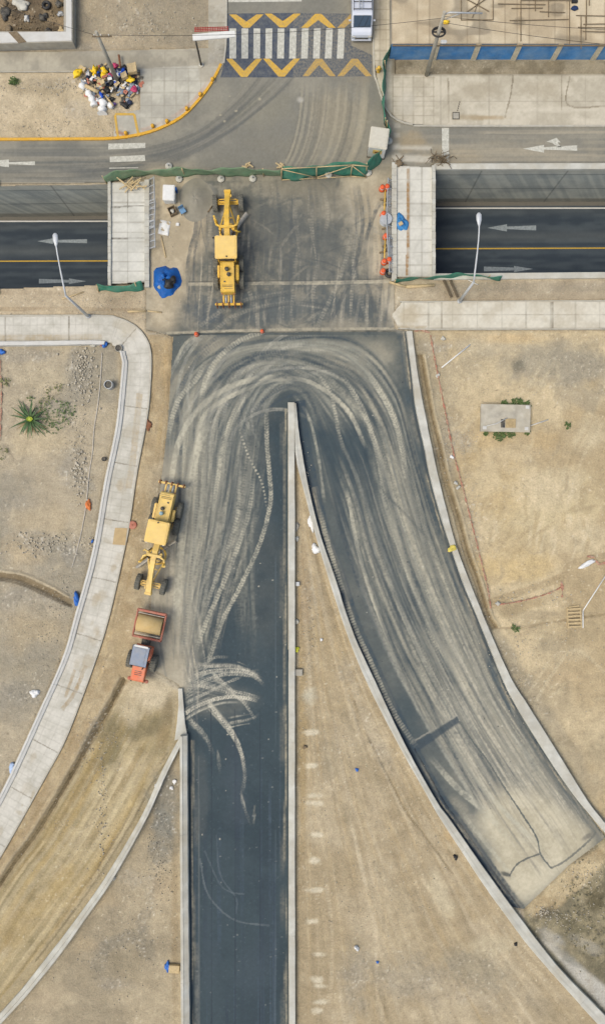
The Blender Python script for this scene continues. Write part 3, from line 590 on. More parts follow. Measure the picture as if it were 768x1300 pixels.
D = slabs(bl, 140, 187, 233, 360, 23, 12.5, .35, (200,198,184), (212,210,196)); stroke([(140,264),(187,262)], 1.2, (120,116,104), .6, D=D); stroke([(140,304),(187,303)], 1.4, (120,116,104), .7, D=D); stroke([(163,233),(163,264)], 1.3, (130,126,112), .6, D=D)
br = [(503,212),(551,213),(551,352),(503,352)]
D = slabs(br, 503, 551, 213, 352, 16, 15.5, .35, (196,193,178), (210,207,192)); stroke([(517,215),(517.5,280),(516,350)], 3, (158,128,88), .75, D=D, grain=.3)
rs_poly = [(510,384),(918,382),(918,417),(526,418),(505,416),(497,400)]
D = slabs(rs_poly, 512, 918, 383, 418, 31, 17, .35, (198,190,168), (212,206,186)); blob(520,400,20,16,(180,166,136),.6); stroke([(700,383),(700,417)],1.4,(130,122,104),.6,D=D); stroke([(560,383),(560,417)],1.4,(130,122,104),.5,D=D); stroke([(497,415),(540,416)],4,(170,154,124),.5,D=D)
nwalk = [(-BIG,69),(97,66),(265,62),(265,90),(180,90),(-BIG,92)]
D = slabs(nwalk, -150, 265, 66, 92, 30, 30, .25, (158,152,134), (176,169,148)); blob(150,78,90,8,(154,146,126),.4)
ncorner = [(178,88),(284,82)] + cm([(281,88),(270,104),(254,126),(231,150),(201,165),(172,173)]) + [(145,176),(147,146),(178,140)]
D = slabs(ncorner, 178, 286, 88, 176, 15.5, 15.5, .3, (176,172,156), (194,190,172))
concrete([(265,-BIG),(287,-BIG),(287,70),(283,84),(265,86)], (160,154,136), (182,176,158)); stroke([(265,30),(287,30)],1,(120,114,98),.5)
paint(region([(252,82),(284,80),(272,104),(254,106)], 0, 1), (172,164,144), .6)
nside = [(473,-BIG),(500,-BIG),(500,95),(918,95),(918,159.5),(560,160),(525,158.5),(504,152),(491,138),(479,104),(474,70)]
D = slabs(nside, 498, 918, 96, 160, 61, 34, .3, (184,176,154), (200,192,170)); 
for x in range(498, 552, 13): stroke([(x,98),(x,158)], .8, (140,132,112), .35, D=D)
for y in range(100, 158, 12): stroke([(498,y),(551,y)], .8, (140,132,112), .35, D=D)
paint(region([(497,76),(918,76),(918,96),(497,96)], 1, 1.5), mixc((120,110,88),(152,142,118), N_c), .85)
for b in [(600,116,36,16,(172,162,138),.6), (690,115,36,16,(170,160,136),.6), (620,150,28,4,(168,148,112),.7), (700,140,70,4,(212,204,182),.5), (485,40,8,60,(170,160,138),.6), (515,130,14,20,(204,198,180),.5), (600,150,30,5,(160,144,112),.6)]: blob(*b)
for P in [[(650,96),(648,118),(640,150)], [(712,96),(712,140)], [(568,100),(569,156)], [(722,98),(720,134),(768,136)]]: stroke(P, 1.2, (136,126,104), .6, D=D)
for x in range(474, 500, 8): stroke([(x,-140),(x,90)], .7, (138,128,108), .3)
for y in range(0, 100, 13): stroke([(474,y),(498,y)], .8, (138,128,108), .4)
# faded crossing marks and brick red paint wear
stroke([(152,150),(152,160),(156,166)], 8, (150,84,62), .7, gaps=.2, grain=.8); stroke([(148,168),(160,172)], 5, (146,84,64), .6)
stroke(cm([(180,166),(200,159),(228,144),(250,124),(266,102)]), 4, (184,140,116), .45, gaps=.35)
paint(region([(497,185),(548,186),(548,191),(497,190)], .5, .3), (200,194,176), .6); paint(region([(497,197),(548,198),(548,206),(497,205)], .5, .3), (204,198,180), .65)
for y in (156,169,182,195): paint(region([(500,y),(508,y),(508,y+6),(500,y+6)], .3, .2), (200,194,176), .4)
# pebbles trapped as darker / lighter grain over all bare ground
bare = 1 - RM
for rg in (street_poly, sw_poly, bl, br, rs_poly, nwalk, ncorner, nside):
    q = region(rg); bare[q[0]] *= 1 - q[1]
g1 = sstep(.78, .9, N_p) * sstep(.42, .62, N_b); g2 = sstep(.18, .08, N_p) * sstep(.40, .60, N_e); g3 = sstep(.4, .68, N_g)
paint((ALL, bare * g1), (222,212,186), .55); paint((ALL, bare * g2), (124,112,88), .55); paint((ALL, bare * g3), (164,150,120), .16)
HGT += bare * ((N_p - .5) * .035 + (N_g - .5) * .04)
ALB[:] = ALB * (1 + .16 * (N_p[..., None] - .5) + .10 * (N_c[..., None] - .5))
# ================================================================ meshes of the setting
def sample(px, py):
    ix = np.clip(((px - X0) * CS).astype(int), 0, NX - 1); iy = np.clip(((py - Y0) * CS).astype(int), 0, NY - 1); return iy, ix
def make_mesh(name, V, F, material, C=None, smooth=False):
    me = bpy.data.meshes.new(name)
    V = np.asarray(V, np.float32); F = np.asarray(F, np.int32)
    me.vertices.add(len(V)); me.vertices.foreach_set('co', V.ravel())
    me.loops.add(F.size); me.loops.foreach_set('vertex_index', F.ravel())
    me.polygons.add(len(F)); me.polygons.foreach_set('loop_start', np.arange(len(F), dtype=np.int32) * F.shape[1])
    me.update(calc_edges=True)
    if smooth: me.polygons.foreach_set('use_smooth', np.ones(len(F), bool))
    if C is not None:
        a = me.color_attributes.new('Col', 'FLOAT_COLOR', 'POINT')
        a.data.foreach_set('color', np.concatenate([C, np.ones((len(C), 1), np.float32)], 1).astype(np.float32).ravel())
    me.materials.append(material)
    return bpy.data.objects.new(name, me)
def gridmesh(name, poly, step, material, z=0.0, hole=None, zmap=None, bounds=None, parent=None, smooth=False):
    xs = [p[0] for p in poly]; ys = [p[1] for p in poly]
    x0, x1 = max(X0, min(xs)), min(X1, max(xs)); y0, y1 = max(Y0, min(ys)), min(Y1, max(ys))
    gx = np.arange(x0, x1 + step, step); gy = np.arange(y0, y1 + step, step)
    cx = (gx[:-1] + step / 2)[None, :]; cy = (gy[:-1] + step / 2)[:, None]
    m = inpoly(poly, cx, cy)
    if hole: m &= ~inpoly(hole, cx, cy)
    n = len(gx); r, c = np.nonzero(m); a = r * n + c
    F = np.stack([a + n, a + n + 1, a + 1, a], 1)
    u, inv = np.unique(F, return_inverse=True); F = inv.reshape(F.shape)
    px = gx[u % n]; py = gy[u // n]; iy, ix = sample(px, py)
    Z = np.full(len(u), z, np.float32) if zmap is None else zmap[iy, ix] + z
    V = np.stack([(px - 384) / 15, (650 - py) / 15, Z], 1)
    o = make_mesh(name, V, F, material, ALB[iy, ix], smooth)
    return link(o, parent)
M_ground = attr_mat('earth', .97, 7, .24, .9, .07, .6)
M_road = attr_mat('asphalt', .8, 26, .10, .35, .008, 0, .3)
M_street = attr_mat('old_asphalt', .9, 22, .10, .4, .01, 0, .2)
M_path = attr_mat('path_concrete', .9, 20, .05, .2, .006, 0, .2)
M_wallc = attr_mat('retaining_concrete', .9, 9, .12, .3, .01, 0, .2)
# ground relief: none under what is paved
pav = np.zeros((NY, NX), np.float32)
for rg in (road_poly, street_poly, sw_poly, bl, br, rs_poly, nwalk, ncorner, nside):
    q = region(rg); pav[q[0]] = np.maximum(pav[q[0]], q[1])
pv = np.clip(blur(pav, 2.2) * 2.2, 0, 1)
Z = HGT * (1 - pv) - .09 * pv
Z = np.clip(Z, -.5, .5)
# carry the relief flat at the rims of the trench
full = [(X0, Y0), (X1, Y0), (X1, Y1), (X0, Y1)]
ground = gridmesh('ground', full, 1.4, M_ground, 0, hole=trench_poly, zmap=Z, smooth=True)
tag(ground, kind='structure')
# far country, same sheet continued to the horizon
def far_quads():
    B = 2500.0; xl, xr = (X0 - 384) / 15, (X1 - 384) / 15; yb, yt = (650 - Y1) / 15, (650 - Y0) / 15
    tn = lambda x: (650 - np.interp(x * 15 + 384, [p[0] for p in TN], [p[1] for p in TN])) / 15
    ts = lambda x: (650 - np.interp(x * 15 + 384, [p[0] for p in TS], [p[1] for p in TS])) / 15
    xe0, xe1 = -120., 140.
    R = [(-B, yt, B, B), (-B, -B, B, yb), (-B, tn(xl), xl, yt), (-B, yb, xl, ts(xl)), (xr, tn(xr), B, yt), (xr, yb, B, ts(xr)), (-B, ts(xl), xe0, tn(xl)), (xe1, ts(xr), B, tn(xr))]
    V = []; F = []
    for a, b, c, d in R:
        k = len(V); V += [(a, b, -.02), (c, b, -.02), (c, d, -.02), (a, d, -.02)]; F.append((k, k + 1, k + 2, k + 3))
    return V, F
V, F = far_quads()
far = make_mesh('far', V, F, M_ground, np.tile(alb((180,165,136)), (len(V), 1)))
bm = bmesh.new(); bm.from_mesh(ground.data); bm.from_mesh(far.data); bm.to_mesh(ground.data); bm.free(); bpy.data.objects.remove(far)
street = tag(gridmesh('street', street_poly, 1.2, M_street, .02, hole=[(q[0], q[1]) for q in trench_poly]), kind='structure')
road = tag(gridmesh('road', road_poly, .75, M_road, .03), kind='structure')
# ---------------------------------------------------------------- shape builder
class MB:
    def __init__(s): s.bm = bmesh.new()
    def _put(s, vs, fs, smooth=False):
        b = [s.bm.verts.new(v) for v in vs]
        for f in fs:
            try: q = s.bm.faces.new([b[i] for i in f]); q.smooth = smooth
            except ValueError: pass
        return b
    def box(s, c, d, rz=0, rx=0, ry=0, bev=0.0):
        M = Matrix.Translation(c) @ Matrix.Rotation(rz, 4, 'Z') @ Matrix.Rotation(ry, 4, 'Y') @ Matrix.Rotation(rx, 4, 'X')
        t = bmesh.new(); bmesh.ops.create_cube(t, size=1)
        for v in t.verts: v.co = Vector((v.co.x * d[0], v.co.y * d[1], v.co.z * d[2]))
        if bev: bmesh.ops.bevel(t, geom=list(t.edges), offset=bev, segments=2, affect='EDGES', clamp_overlap=True)
        s._merge(t, M); return s
    def _merge(s, t, M=Matrix()):
        t.verts.index_update(); b = [s.bm.verts.new(M @ v.co) for v in t.verts]
        for f in t.faces:
            try: q = s.bm.faces.new([b[v.index] for v in f.verts]); q.smooth = f.smooth
            except ValueError: pass
        t.free()
    def cyl(s, p0, p1, r0, r1=None, n=14, cap=True, smooth=True):
        r1 = r0 if r1 is None else r1
        return s.tube([p0, p1], [r0, r1], n, cap, smooth)
    def tube(s, pts, r, n=8, cap=True, smooth=True):
        P = [Vector(p) for p in pts]; R = r if isinstance(r, (list, tuple)) else [r] * len(P); rings = []
        up = None
        for i, p in enumerate(P):
            t = (P[min(i + 1, len(P) - 1)] - P[max(i - 1, 0)]).normalized()
            if up is None:
                up = Vector((0, 0, 1)) if abs(t.z) < .9 else Vector((0, 1, 0))
            a = t.cross(up).normalized(); b = a.cross(t).normalized(); up = b
            rings.append([s.bm.verts.new(p + (a * math.cos(k * 2 * math.pi / n) + b * math.sin(k * 2 * math.pi / n)) * R[i]) for k in range(n)])
        for i in range(len(rings) - 1):
            for k in range(n):
                f = s.bm.faces.new([rings[i][k], rings[i][(k + 1) % n], rings[i + 1][(k + 1) % n], rings[i + 1][k]]); f.smooth = smooth
        if cap: s.bm.faces.new(rings[0][::-1]); s.bm.faces.new(rings[-1])
        return s
    def prism(s, poly, z0, z1, M=Matrix(), bev=0):
        t = bmesh.new(); a = [t.verts.new((x, y, z0)) for x, y in poly]; b = [t.verts.new((x, y, z1)) for x, y in poly]; n = len(poly)
        t.faces.new(a[::-1]); t.faces.new(b)
        for i in range(n): t.faces.new([a[i], a[(i + 1) % n], b[(i + 1) % n], b[i]])
        bmesh.ops.recalc_face_normals(t, faces=t.faces)
        if bev: bmesh.ops.bevel(t, geom=list(t.edges), offset=bev, segments=1, affect='EDGES', clamp_overlap=True)
        s._merge(t, M); return s
    def side(s, prof, x0, x1, bev=0):      # profile in (y,z), extruded along x
        return s.prism(prof, x0, x1, Matrix(((0, 0, 1, 0), (1, 0, 0, 0), (0, 1, 0, 0), (0, 0, 0, 1))), bev)
    def lathe(s, prof, c=(0, 0, 0), n=18, axis='z', smooth=True):
        rings = []
        for r, h in prof:
            ring = []
            for k in range(n):
                a = k * 2 * math.pi / n; x, y = r * math.cos(a), r * math.sin(a)
                v = (x, y, h) if axis == 'z' else ((h, x, y) if axis == 'x' else (x, h, y))
                ring.append(s.bm.verts.new((v[0] + c[0], v[1] + c[1], v[2] + c[2])))
            rings.append(ring)
        for i in range(len(rings) - 1):
            for k in range(n):
                f = s.bm.faces.new([rings[i][k], rings[i][(k + 1) % n], rings[i + 1][(k + 1) % n], rings[i + 1][k]]); f.smooth = smooth
        s.bm.faces.new(rings[0][::-1]); s.bm.faces.new(rings[-1]); return s
    def blob(s, c, d, seed=0, rough=.25, sub=2, rz=0, flat=True):
        t = bmesh.new(); bmesh.ops.create_icosphere(t, subdivisions=sub, radius=1); r = random.Random(seed)
        ph = [r.uniform(0, 6.28) for _ in range(6)]
        for v in t.verts:
            q = v.co; k = 1 + rough * (math.sin(q.x * 3.1 + ph[0]) * math.cos(q.y * 2.7 + ph[1]) + .6 * math.sin(q.z * 5 + q.x * 4 + ph[2]) * math.cos(q.y * 6 + ph[3])) + r.uniform(-rough, rough) * .3
            v.co = Vector((q.x * k * d[0] / 2, q.y * k * d[1] / 2, q.z * k * d[2] / 2))
            if flat and v.co.z < -d[2] * .3: v.co.z = -d[2] * .3
        for f in t.faces: f.smooth = sub > 1
        s._merge(t, Matrix.Translation((c[0], c[1], c[2] + d[2] * .3)) @ Matrix.Rotation(rz, 4, 'Z')); return s
    def ribbon(s, A, B, prof, seg=0, gap=.02):
        """wall between two lines in plan (metres); prof = [(fraction across, z)], closed underneath"""
        n = len(A); st = 0
        def run(i0, i1):
            rings = []
            for i in range(i0, i1 + 1):
                rings.append([s.bm.verts.new((A[i][0] * (1 - f) + B[i][0] * f, A[i][1] * (1 - f) + B[i][1] * f, z)) for f, z in prof])
            m = len(prof)
            for i in range(len(rings) - 1):
                for k in range(m): s.bm.faces.new([rings[i][k], rings[i][(k + 1) % m], rings[i + 1][(k + 1) % m], rings[i + 1][k]])
            s.bm.faces.new(rings[0]); s.bm.faces.new(rings[-1][::-1])
        if not seg: run(0, n - 1)
        else:
            i = 0
            while i < n - 1: j = min(n - 1, i + seg); run(i, j - (0 if j == n - 1 else 0)); i = j
        return s
    def build(s, name, material, parent=None, recalc=True):
        if recalc: bmesh.ops.recalc_face_normals(s.bm, faces=s.bm.faces)
        me = bpy.data.meshes.new(name); s.bm.to_mesh(me); s.bm.free(); me.materials.append(material)
        return link(bpy.data.objects.new(name, me), parent)
def empty(name, loc, rz=0.0, label=None, cat=None, group=None):
    o = bpy.data.objects.new(name, None); o.location = loc; o.rotation_euler = (0, 0, rz); o.empty_display_size = .3
    link(o); return tag(o, label, cat, group)
def copy_tree(o, parent=None):
    c = o.copy(); COL.objects.link(c); c.parent = parent
    for ch in list(o.children): copy_tree(ch, c)
    return c
# ---------------------------------------------------------------- materials for things
m_conc = mat('wall_concrete', (198,197,184), .9, var=.17, scale=.9, dust=.75, dustcol=(176,168,146))
m_conc_w = mat('painted_kerb_white', (208,207,198), .85, var=.06, scale=2, dust=.2)
m_conc_d = mat('grey_concrete', (168,164,150), .9, var=.14, scale=2, dust=.3)
m_kerb = mat('kerb_stone', (184,180,164), .9, var=.12, scale=3, dust=.3)
m_yel_kerb = mat('yellow_kerb_paint', (222,168,40), .75, var=.12, scale=5, dust=.25)
m_white = mat('white_paint', (228,228,220), .6, var=.05, scale=4, dust=.15)
m_mark = mat('road_paint_white', (208,206,190), .85, var=.12, scale=7, dust=.7, dustcol=(150,148,132))
m_mark_old = mat('road_paint_faded', (150,158,158), .8, var=.12, scale=9, dust=.5, dustcol=(70,82,88))
m_mark_y = mat('road_paint_yellow', (216,172,66), .85, var=.12, scale=7, dust=.55, dustcol=(150,144,116))
m_mark_y2 = mat('road_paint_yellow_worn', (196,160,84), .8, var=.10, scale=9, dust=.85, dustcol=(140,132,108))
m_mark_b = mat('road_paint_blue_black', (72,80,92), .9, var=.16, scale=5, dust=.6, dustcol=(124,124,116))
m_mark_b2 = mat('road_paint_blue_black_worn', (86,92,98), .85, var=.14, scale=9, dust=.9, dustcol=(140,134,116))
m_line_y = mat('lane_line_yellow', (196,160,60), .8, var=.08, scale=9, dust=.2, dustcol=(90,90,80))
m_yel = mat('machine_yellow', (232,186,62), .6, var=.12, scale=2.5, dust=.5, spec=.5, dustcol=(206,178,110))
m_yel2 = mat('machine_yellow_faded', (238,202,112), .6, var=.09, scale=2, dust=.5, spec=.4, dustcol=(224,196,140))
m_tyre = mat('tyre_rubber', (92,92,84), .9, var=.15, scale=6, dust=.7, dustcol=(140,136,120))
m_steel = mat('worn_steel', (182,176,162), .6, .1, var=.15, scale=5, dust=.4)
m_dark = mat('dark_metal', (56,58,58), .6, .2, var=.2, scale=6, dust=.4)
m_black = mat('black_plastic', (34,36,38), .5, var=.2, scale=8, dust=.1)
m_orange = mat('machine_orange', (226,112,66), .6, var=.12, scale=3, dust=.45, spec=.5)
m_red = mat('faded_red_paint', (182,106,84), .6, var=.12, scale=4, dust=.35)
m_glass = mat('dark_glass', (58,74,88), .12, var=.1, scale=3, bump=0, spec=.7)
m_blue = mat('blue_tarpaulin', (26,92,164), .5, var=.18, scale=3, bump=.5)
m_green = mat('green_shade_net', (62,138,112), .9, var=.25, scale=2, bump=.3, dust=.5, dustcol=(128,158,132), alpha=.82)
m_green2 = mat('green_dusty_net', (124,158,120), .9, var=.15, scale=2, bump=.3, dust=.5, dustcol=(176,178,144), alpha=.8)
m_wood = mat('raw_timber', (198,176,132), .85, var=.15, scale=6, dust=.1)
m_wood_d = mat('old_timber', (120,104,80), .9, var=.2, scale=6, dust=.25)
m_galv = mat('galvanised_steel', (186,190,190), .5, .3, var=.08, scale=5, dust=.2)
m_lamp = mat('lamp_post_grey', (202,206,206), .5, .2, var=.05, scale=4, dust=.05)
m_redmesh = mat('red_safety_mesh', (176,112,90), .9, var=.12, scale=5, dust=.9)
m_cone = mat('cone_orange', (224,92,44), .6, var=.1, scale=6, dust=.15)
m_silver = mat('van_silver', (212,217,224), .35, .15, var=.03, scale=2, dust=.06, bump=0, spec=.6)
m_rust = mat('rusty_brown', (132,84,56), .9, var=.2, scale=6, dust=.2)
def plank_pts(p, z=0): return [W(x, y, z)[:2] for x, y in p]
def pm(p): return [((x - 384) / 15, (650 - y) / 15) for x, y in p]
# ---------------------------------------------------------------- footpaths
paths = [('footpath', sw_poly, .13), ('footpath', rs_poly, .13), ('footpath', bl, .16), ('footpath', br, .16), ('footpath', nwalk, .10), ('footpath', ncorner, .115), ('footpath', nside, .12), ('footpath', [(265,-BIG),(288,-BIG),(288,60),(283,84),(265,92)], .112)]
for nme, poly, z in paths: tag(gridmesh(nme, poly, .75 if poly is sw_poly else 1.2, M_path, z), kind='structure')
def offset_path(P, w):
    C = np.array(P, float); T = np.gradient(C, axis=0); T /= np.hypot(T[:, 0], T[:, 1])[:, None] + 1e-9
    return C + np.stack([-T[:, 1], T[:, 0]], 1) * w
def kerb(name, pts, w, h, material, dens=10, smooth=True, z0=-.05, seg=0):
    C = np.array(pm(cm(pts, dens) if smooth else pts)); A = offset_path(C, -w / 2); B = offset_path(C, w / 2)
    return MB().ribbon(A, B, [(0, z0), (0, h - .015), (.1, h), (.9, h), (1, h - .015), (1, z0)], seg).build(name, material)
S = lambda o: tag(o, kind='structure')
S(kerb('kerb', [p for p in sw_r], .14, .15, m_kerb))
yk = [(-BIG,177.5),(0,177.5),(100,177),(140,176.5),(172,172.5),(201,164.5),(231,149),(254,126),(270,104),(281,82)]
S(kerb('kerb', yk, .22, .17, m_yel_kerb)); S(kerb('kerb', [(281.5,80),(287,58),(288,-BIG)], .16, .14, m_kerb))
S(kerb('kerb', [(918,160.5),(560,160.5),(525,159),(504,153),(490,139),(478.5,105),(474,70),(473.5,-BIG)], .16, .15, m_kerb))
S(kerb('kerb', [(507,383.5),(918,381.5)], .1, .14, m_kerb, smooth=False)); S(kerb('kerb', [(505,417),(526,418.5),(918,417.5)], .1, .14, m_kerb, smooth=False))
S(kerb('kerb', [(-BIG,92),(178,91)], .08, .11, m_kerb, smooth=False))
S(kerb('kerb', [(-BIG,401),(125,400.5)], .1, .145, m_kerb, smooth=False))
# ---------------------------------------------------------------- low concrete walls edging the ramps
def edge_wall(label, A, B, prof, seg=1.0, dens=6, hm=.5, name='concrete_barrier', m=m_conc):
    k = (H - hm) / H
    a, _ = resample(np.array([(x * k, y * k) for x, y in pm(cm(A, dens))]), 1.0); L = len(a)
    b = rs(np.array([(x * k, y * k) for x, y in pm(cm(B, dens))]), 3000)
    # nearest partner keeps the wall square to its own line
    bb = np.array([b[np.hypot(*(b - p).T).argmin()] for p in a])
    o = MB()
    n = len(a); i = 0
    while i < n - 1:
        j = min(n - 1, i + 4); dz = random.uniform(-.015,.015); o.ribbon(a[i:j + 1], bb[i:j + 1], [(f, z + (dz if z > 0 else 0)) for f, z in prof]); i = j
    for v in o.bm.verts: v.co += Vector((random.uniform(-.012,.012), random.uniform(-.012,.012), random.uniform(-.006,.006)))
    ob = o.build(name, m)
    tag(ob, label, 'barrier wall'); return ob
P_sq = [(0,-.2),(0,.5),(.05,.52),(.95,.52),(1,.5),(1,-.2)]
edge_wall('straight pale concrete barrier on the west side of the earth median', [(365.5,511)]+med_l[1:], [(374,511),(374,575),(374.5,700),(374.5,1100),(375,1300),(375,1450)], P_sq)
edge_wall('curved pale concrete barrier on the east side of the earth median', [(374.3,512),(374.4,540),(374.6,570)]+med_r_in[1:], [(376,512),(379,545),(384.5,580)]+med_r_out[3:], [(0,-.2),(0,.53),(.04,.55),(.3,.55),(.5,.52),(.95,.5),(1,.48),(1,-.2)])
edge_wall('curved pale concrete barrier between the dusty ramp and the east lot', rt_in, rt_out, P_sq)
edge_wall('straight grey concrete barrier with bright outer lip west of the black ramp', [(229,934),(229.5,1100),(230.5,1300),(231,1450)], [(238,934),(239,1100),(241,1300),(242,1450)], [(0,-.2),(0,.8),(.03,.82),(.33,.82),(.42,.76),(.95,.62),(1,.58),(1,-.2)], hm=.6)
edge_wall('long curved concrete barrier from the black ramp towards the lower left corner', diag_l, diag_r, [(0,-.2),(0,.42),(.1,.48),(.55,.6),(.6,.72),(.95,.72),(1,.7),(1,-.2)], hm=.6)
edge_wall('narrow dusty concrete stub continuing the ramp wall beside the fan of tyre prints', [(226.5,874),(227,900),(224,925),(222,940)], [(232,874),(234,905),(236,925),(238,934)], [(0,-.2),(0,.24),(.1,.26),(.9,.26),(1,.24),(1,-.2)], hm=.2)
edge_wall('low white wall along the west edge of the curved footpath', sw_l[4:], [(p[0]+6.5-(2.0 if i>12 else 0), p[1]+(1.5 if i>8 else .5)) for i,p in enumerate(sw_l[4:])], [(0,-.2),(0,.36),(.05,.38),(.4,.38),(.5,.32),(.95,.26),(1,.24),(1,-.2)], hm=.35, name='low_wall', m=m_conc_w)
edge_wall('low white wall along the south edge of the straight footpath, west end', [(-150,434),(0,434),(120,432.5),(134,433.5)], [(-150,439),(0,439),(120,437.5),(132,438)], P_sq, hm=.35, name='low_wall', m=m_conc_w)
# ---------------------------------------------------------------- underpass
DEP = -6.9
def edgepts(T, px0=-1800, px1=2100, off=0):
    xs = [px0, -400, 0, 138, 240, 345, 450, 550, 768, 1200, px1]
    return [((x - 384) / 15, (650 - np.interp(x, [p[0] for p in T], [p[1] for p in T])) / 15 + off) for x in xs]
def vn(u, v, seed, su, sv):
    r = np.random.default_rng(seed); g = r.random((400, 400)); a = (u / su) % 398; b = (v / sv) % 398
    i = a.astype(int); j = b.astype(int); f = a - i; h = b - j; f = f * f * (3 - 2 * f); h = h * h * (3 - 2 * h)
    return (g[j, i] * (1 - f) + g[j, i + 1] * f) * (1 - h) + (g[j + 1, i] * (1 - f) + g[j + 1, i + 1] * f) * h
def face_sheet(T, name, north, z1=-.06):
    C = resample(np.array(edgepts(T)), .12)[0]; zs = np.arange(DEP, z1 + .01, .12); zs[-1] = z1
    u = np.arange(len(C)) * .12
    UU, ZZ = np.meshgrid(u, zs); d = -ZZ
    sh = UU + ZZ * .55
    n_ = .5 * vn(sh + 50, ZZ + 50, 3, .5, 6) + .3 * vn(sh + 20, ZZ + 20, 4, .18, 3) + .2 * vn(UU + 9, ZZ + 30, 5, 1.5, .5)
    n2 = vn(UU + 80, ZZ + 60, 6, 2.2, 1.4)
    t = sstep(.3, .7, n_)[..., None]; Cc = alb((166,170,160)) * (1 - t) + alb((190,191,176)) * t
    t = (sstep(.5, .85, n2) * .35)[..., None]; Cc = Cc * (1 - t) + alb((124,132,130)) * t
    t = (sstep(1.1, .5, d) * .6)[..., None]; Cc = Cc * (1 - t) + alb((190,186,168)) * t
    t = (sstep(5.9, 6.3, d) * .6)[..., None]; Cc = Cc * (1 - t) + alb((120,114,98)) * t
    for q in (1.0, 3.9): t = ((np.abs(d - q) < .07) * .55)[..., None]; Cc = Cc * (1 - t) + alb((70,76,76)) * t
    t = (((UU % 7.3) < .12) * .5)[..., None]; Cc = Cc * (1 - t) + alb((80,84,82)) * t
    n = len(u); idx = np.arange(len(zs) * n).reshape(len(zs), n)
    F = np.stack([idx[:-1, :-1], idx[:-1, 1:], idx[1:, 1:], idx[1:, :-1]], -1).reshape(-1, 4)
    if north: F = F[:, ::-1]
    V = np.stack([np.tile(C[:, 0], len(zs)), np.tile(C[:, 1], len(zs)), ZZ.ravel()], 1)
    return make_mesh(name, V, F, M_wallc, Cc.reshape(-1, 3))
for T, off, lab, nrth, cop in ((TN, .45, 'tall streaked grey retaining wall on the north side of the sunken road', True, (.0, .45)), (TS, -.45, 'tall retaining wall with a pale coping on the south side of the sunken road', False, (0, -.45))):
    w = empty('retaining_wall', (0, 0, 0), 0, lab, 'retaining wall')
    link(face_sheet(T, 'wall_face', nrth), w)
    A = edgepts(T); B = edgepts(T, off=off)
    MB().ribbon(A, B, [(.02, DEP - .3), (.02, -.1), (1, -.1), (1, DEP - .3)]).build('wall_core', m_conc_d, w)
    for a, b in ((0, 4), (7, 11)):     # coping on both sides of the bridge
        Ax = [p for p in A if (p[0] * 15 + 384 <= 138) == (a == 0) and not 138 < p[0] * 15 + 384 < 550]; Bx = [(p[0], p[1] + off * 1.0) for p in Ax]
        A2 = [(p[0], p[1] - off * .12) for p in Ax]
        MB().ribbon(A2, Bx, [(0, -.09), (0, .2), (.05, .22), (.95, .22), (1, .2), (1, -.09)]).build('coping', m_conc, w)
# sunken carriageway
def low_sheet():
    C = resample(np.array(edgepts(TN)), .25)[0]; yS = np.interp(C[:, 0], *np.array(edgepts(TS)).T)
    vs = np.linspace(0, 1, 60); n = len(C); V = []; 
    Y = C[:, 1][None, :] * (1 - vs[:, None]) + yS[None, :] * vs[:, None]; Xx = np.tile(C[:, 0], (60, 1))
    lane = (Y - C[:, 1][None, :])
    n_ = .6 * vn(Xx + 300, lane + 60, 9, 5, .25) + .4 * vn(Xx + 300, lane + 60, 10, 1.1, .3)
    t = sstep(.3, .75, n_)[..., None]; Cc = alb((50,60,68)) * (1 - t) + alb((68,77,82)) * t
    t = (np.exp(-((lane + 3.2) / .55) ** 2) * .35 + np.exp(-((lane + .9) / .3) ** 2) * .2)[..., None]; Cc = Cc * (1 - t) + alb((104,108,104)) * t
    t = (lane > -.42)[..., None] * .8; Cc = Cc * (1 - t) + alb((118,112,98)) * t
    idx = np.arange(60 * n).reshape(60, n); F = np.stack([idx[1:, :-1], idx[1:, 1:], idx[:-1, 1:], idx[:-1, :-1]], -1).reshape(-1, 4)
    return make_mesh('underpass_road', np.stack([Xx.ravel(), Y.ravel(), np.full(Xx.size, DEP)], 1), F, M_road, Cc.reshape(-1, 3))
under = S(link(low_sheet()))
def strip(name, p0, p1, w, material, z, parent=None):
    a, b = Vector(p0[:2]), Vector(p1[:2]); d = (b - a).normalized(); q = Vector((-d.y, d.x)) * w / 2
    return flat(name, [a + q, a - q, b - q, b + q], material, z, parent)
def flat(name, poly, material, z, parent=None):
    m = MB(); v = [m.bm.verts.new((p[0], p[1], z)) for p in poly]; f = m.bm.faces.new(v)
    if f.normal.z < 0: pass
    m.bm.normal_update()
    if f.normal.z < 0: bmesh.ops.reverse_faces(m.bm, faces=[f])
    return m.build(name, material, parent, recalc=False)
def flats(name, polys, material, z, parent=None):
    m = MB()
    for poly in polys: 
        f = m.bm.faces.new([m.bm.verts.new((p[0], p[1], z)) for p in poly]); f.normal_update()
        if f.normal.z < 0: f.normal_flip()
    return m.build(name, material, parent, recalc=False)
for (xa, xb, yw, yy) in ((-400, 138, 272.5, 332), (550, 1200, 264.5, 314.8)):
    strip('edge_line', W(xa, yw + (9 if xa < 0 else 0) - 0, DEP), W(xb, yw + (8.5 if xa < 0 else -.5), DEP), .13, m_conc_w, DEP + .03, under)
    strip('centre_line', W(xa, yy + 1, DEP), W(xb, yy - .8 if xa < 0 else yy - 1.5, DEP), .12, m_line_y, DEP + .008, under)
def arrow_poly(px0, px1, yc, hw, shaft0, shaft1, head):   # head at px0
    s_ = 1 if px1 > px0 else -1
    return [(px0, yc), (px0 + s_ * head, yc - hw), (px0 + s_ * head, yc - shaft0), (px1, yc - shaft1), (px1, yc + shaft1), (px0 + s_ * head, yc + shaft0), (px0 + s_ * head, yc + hw)]
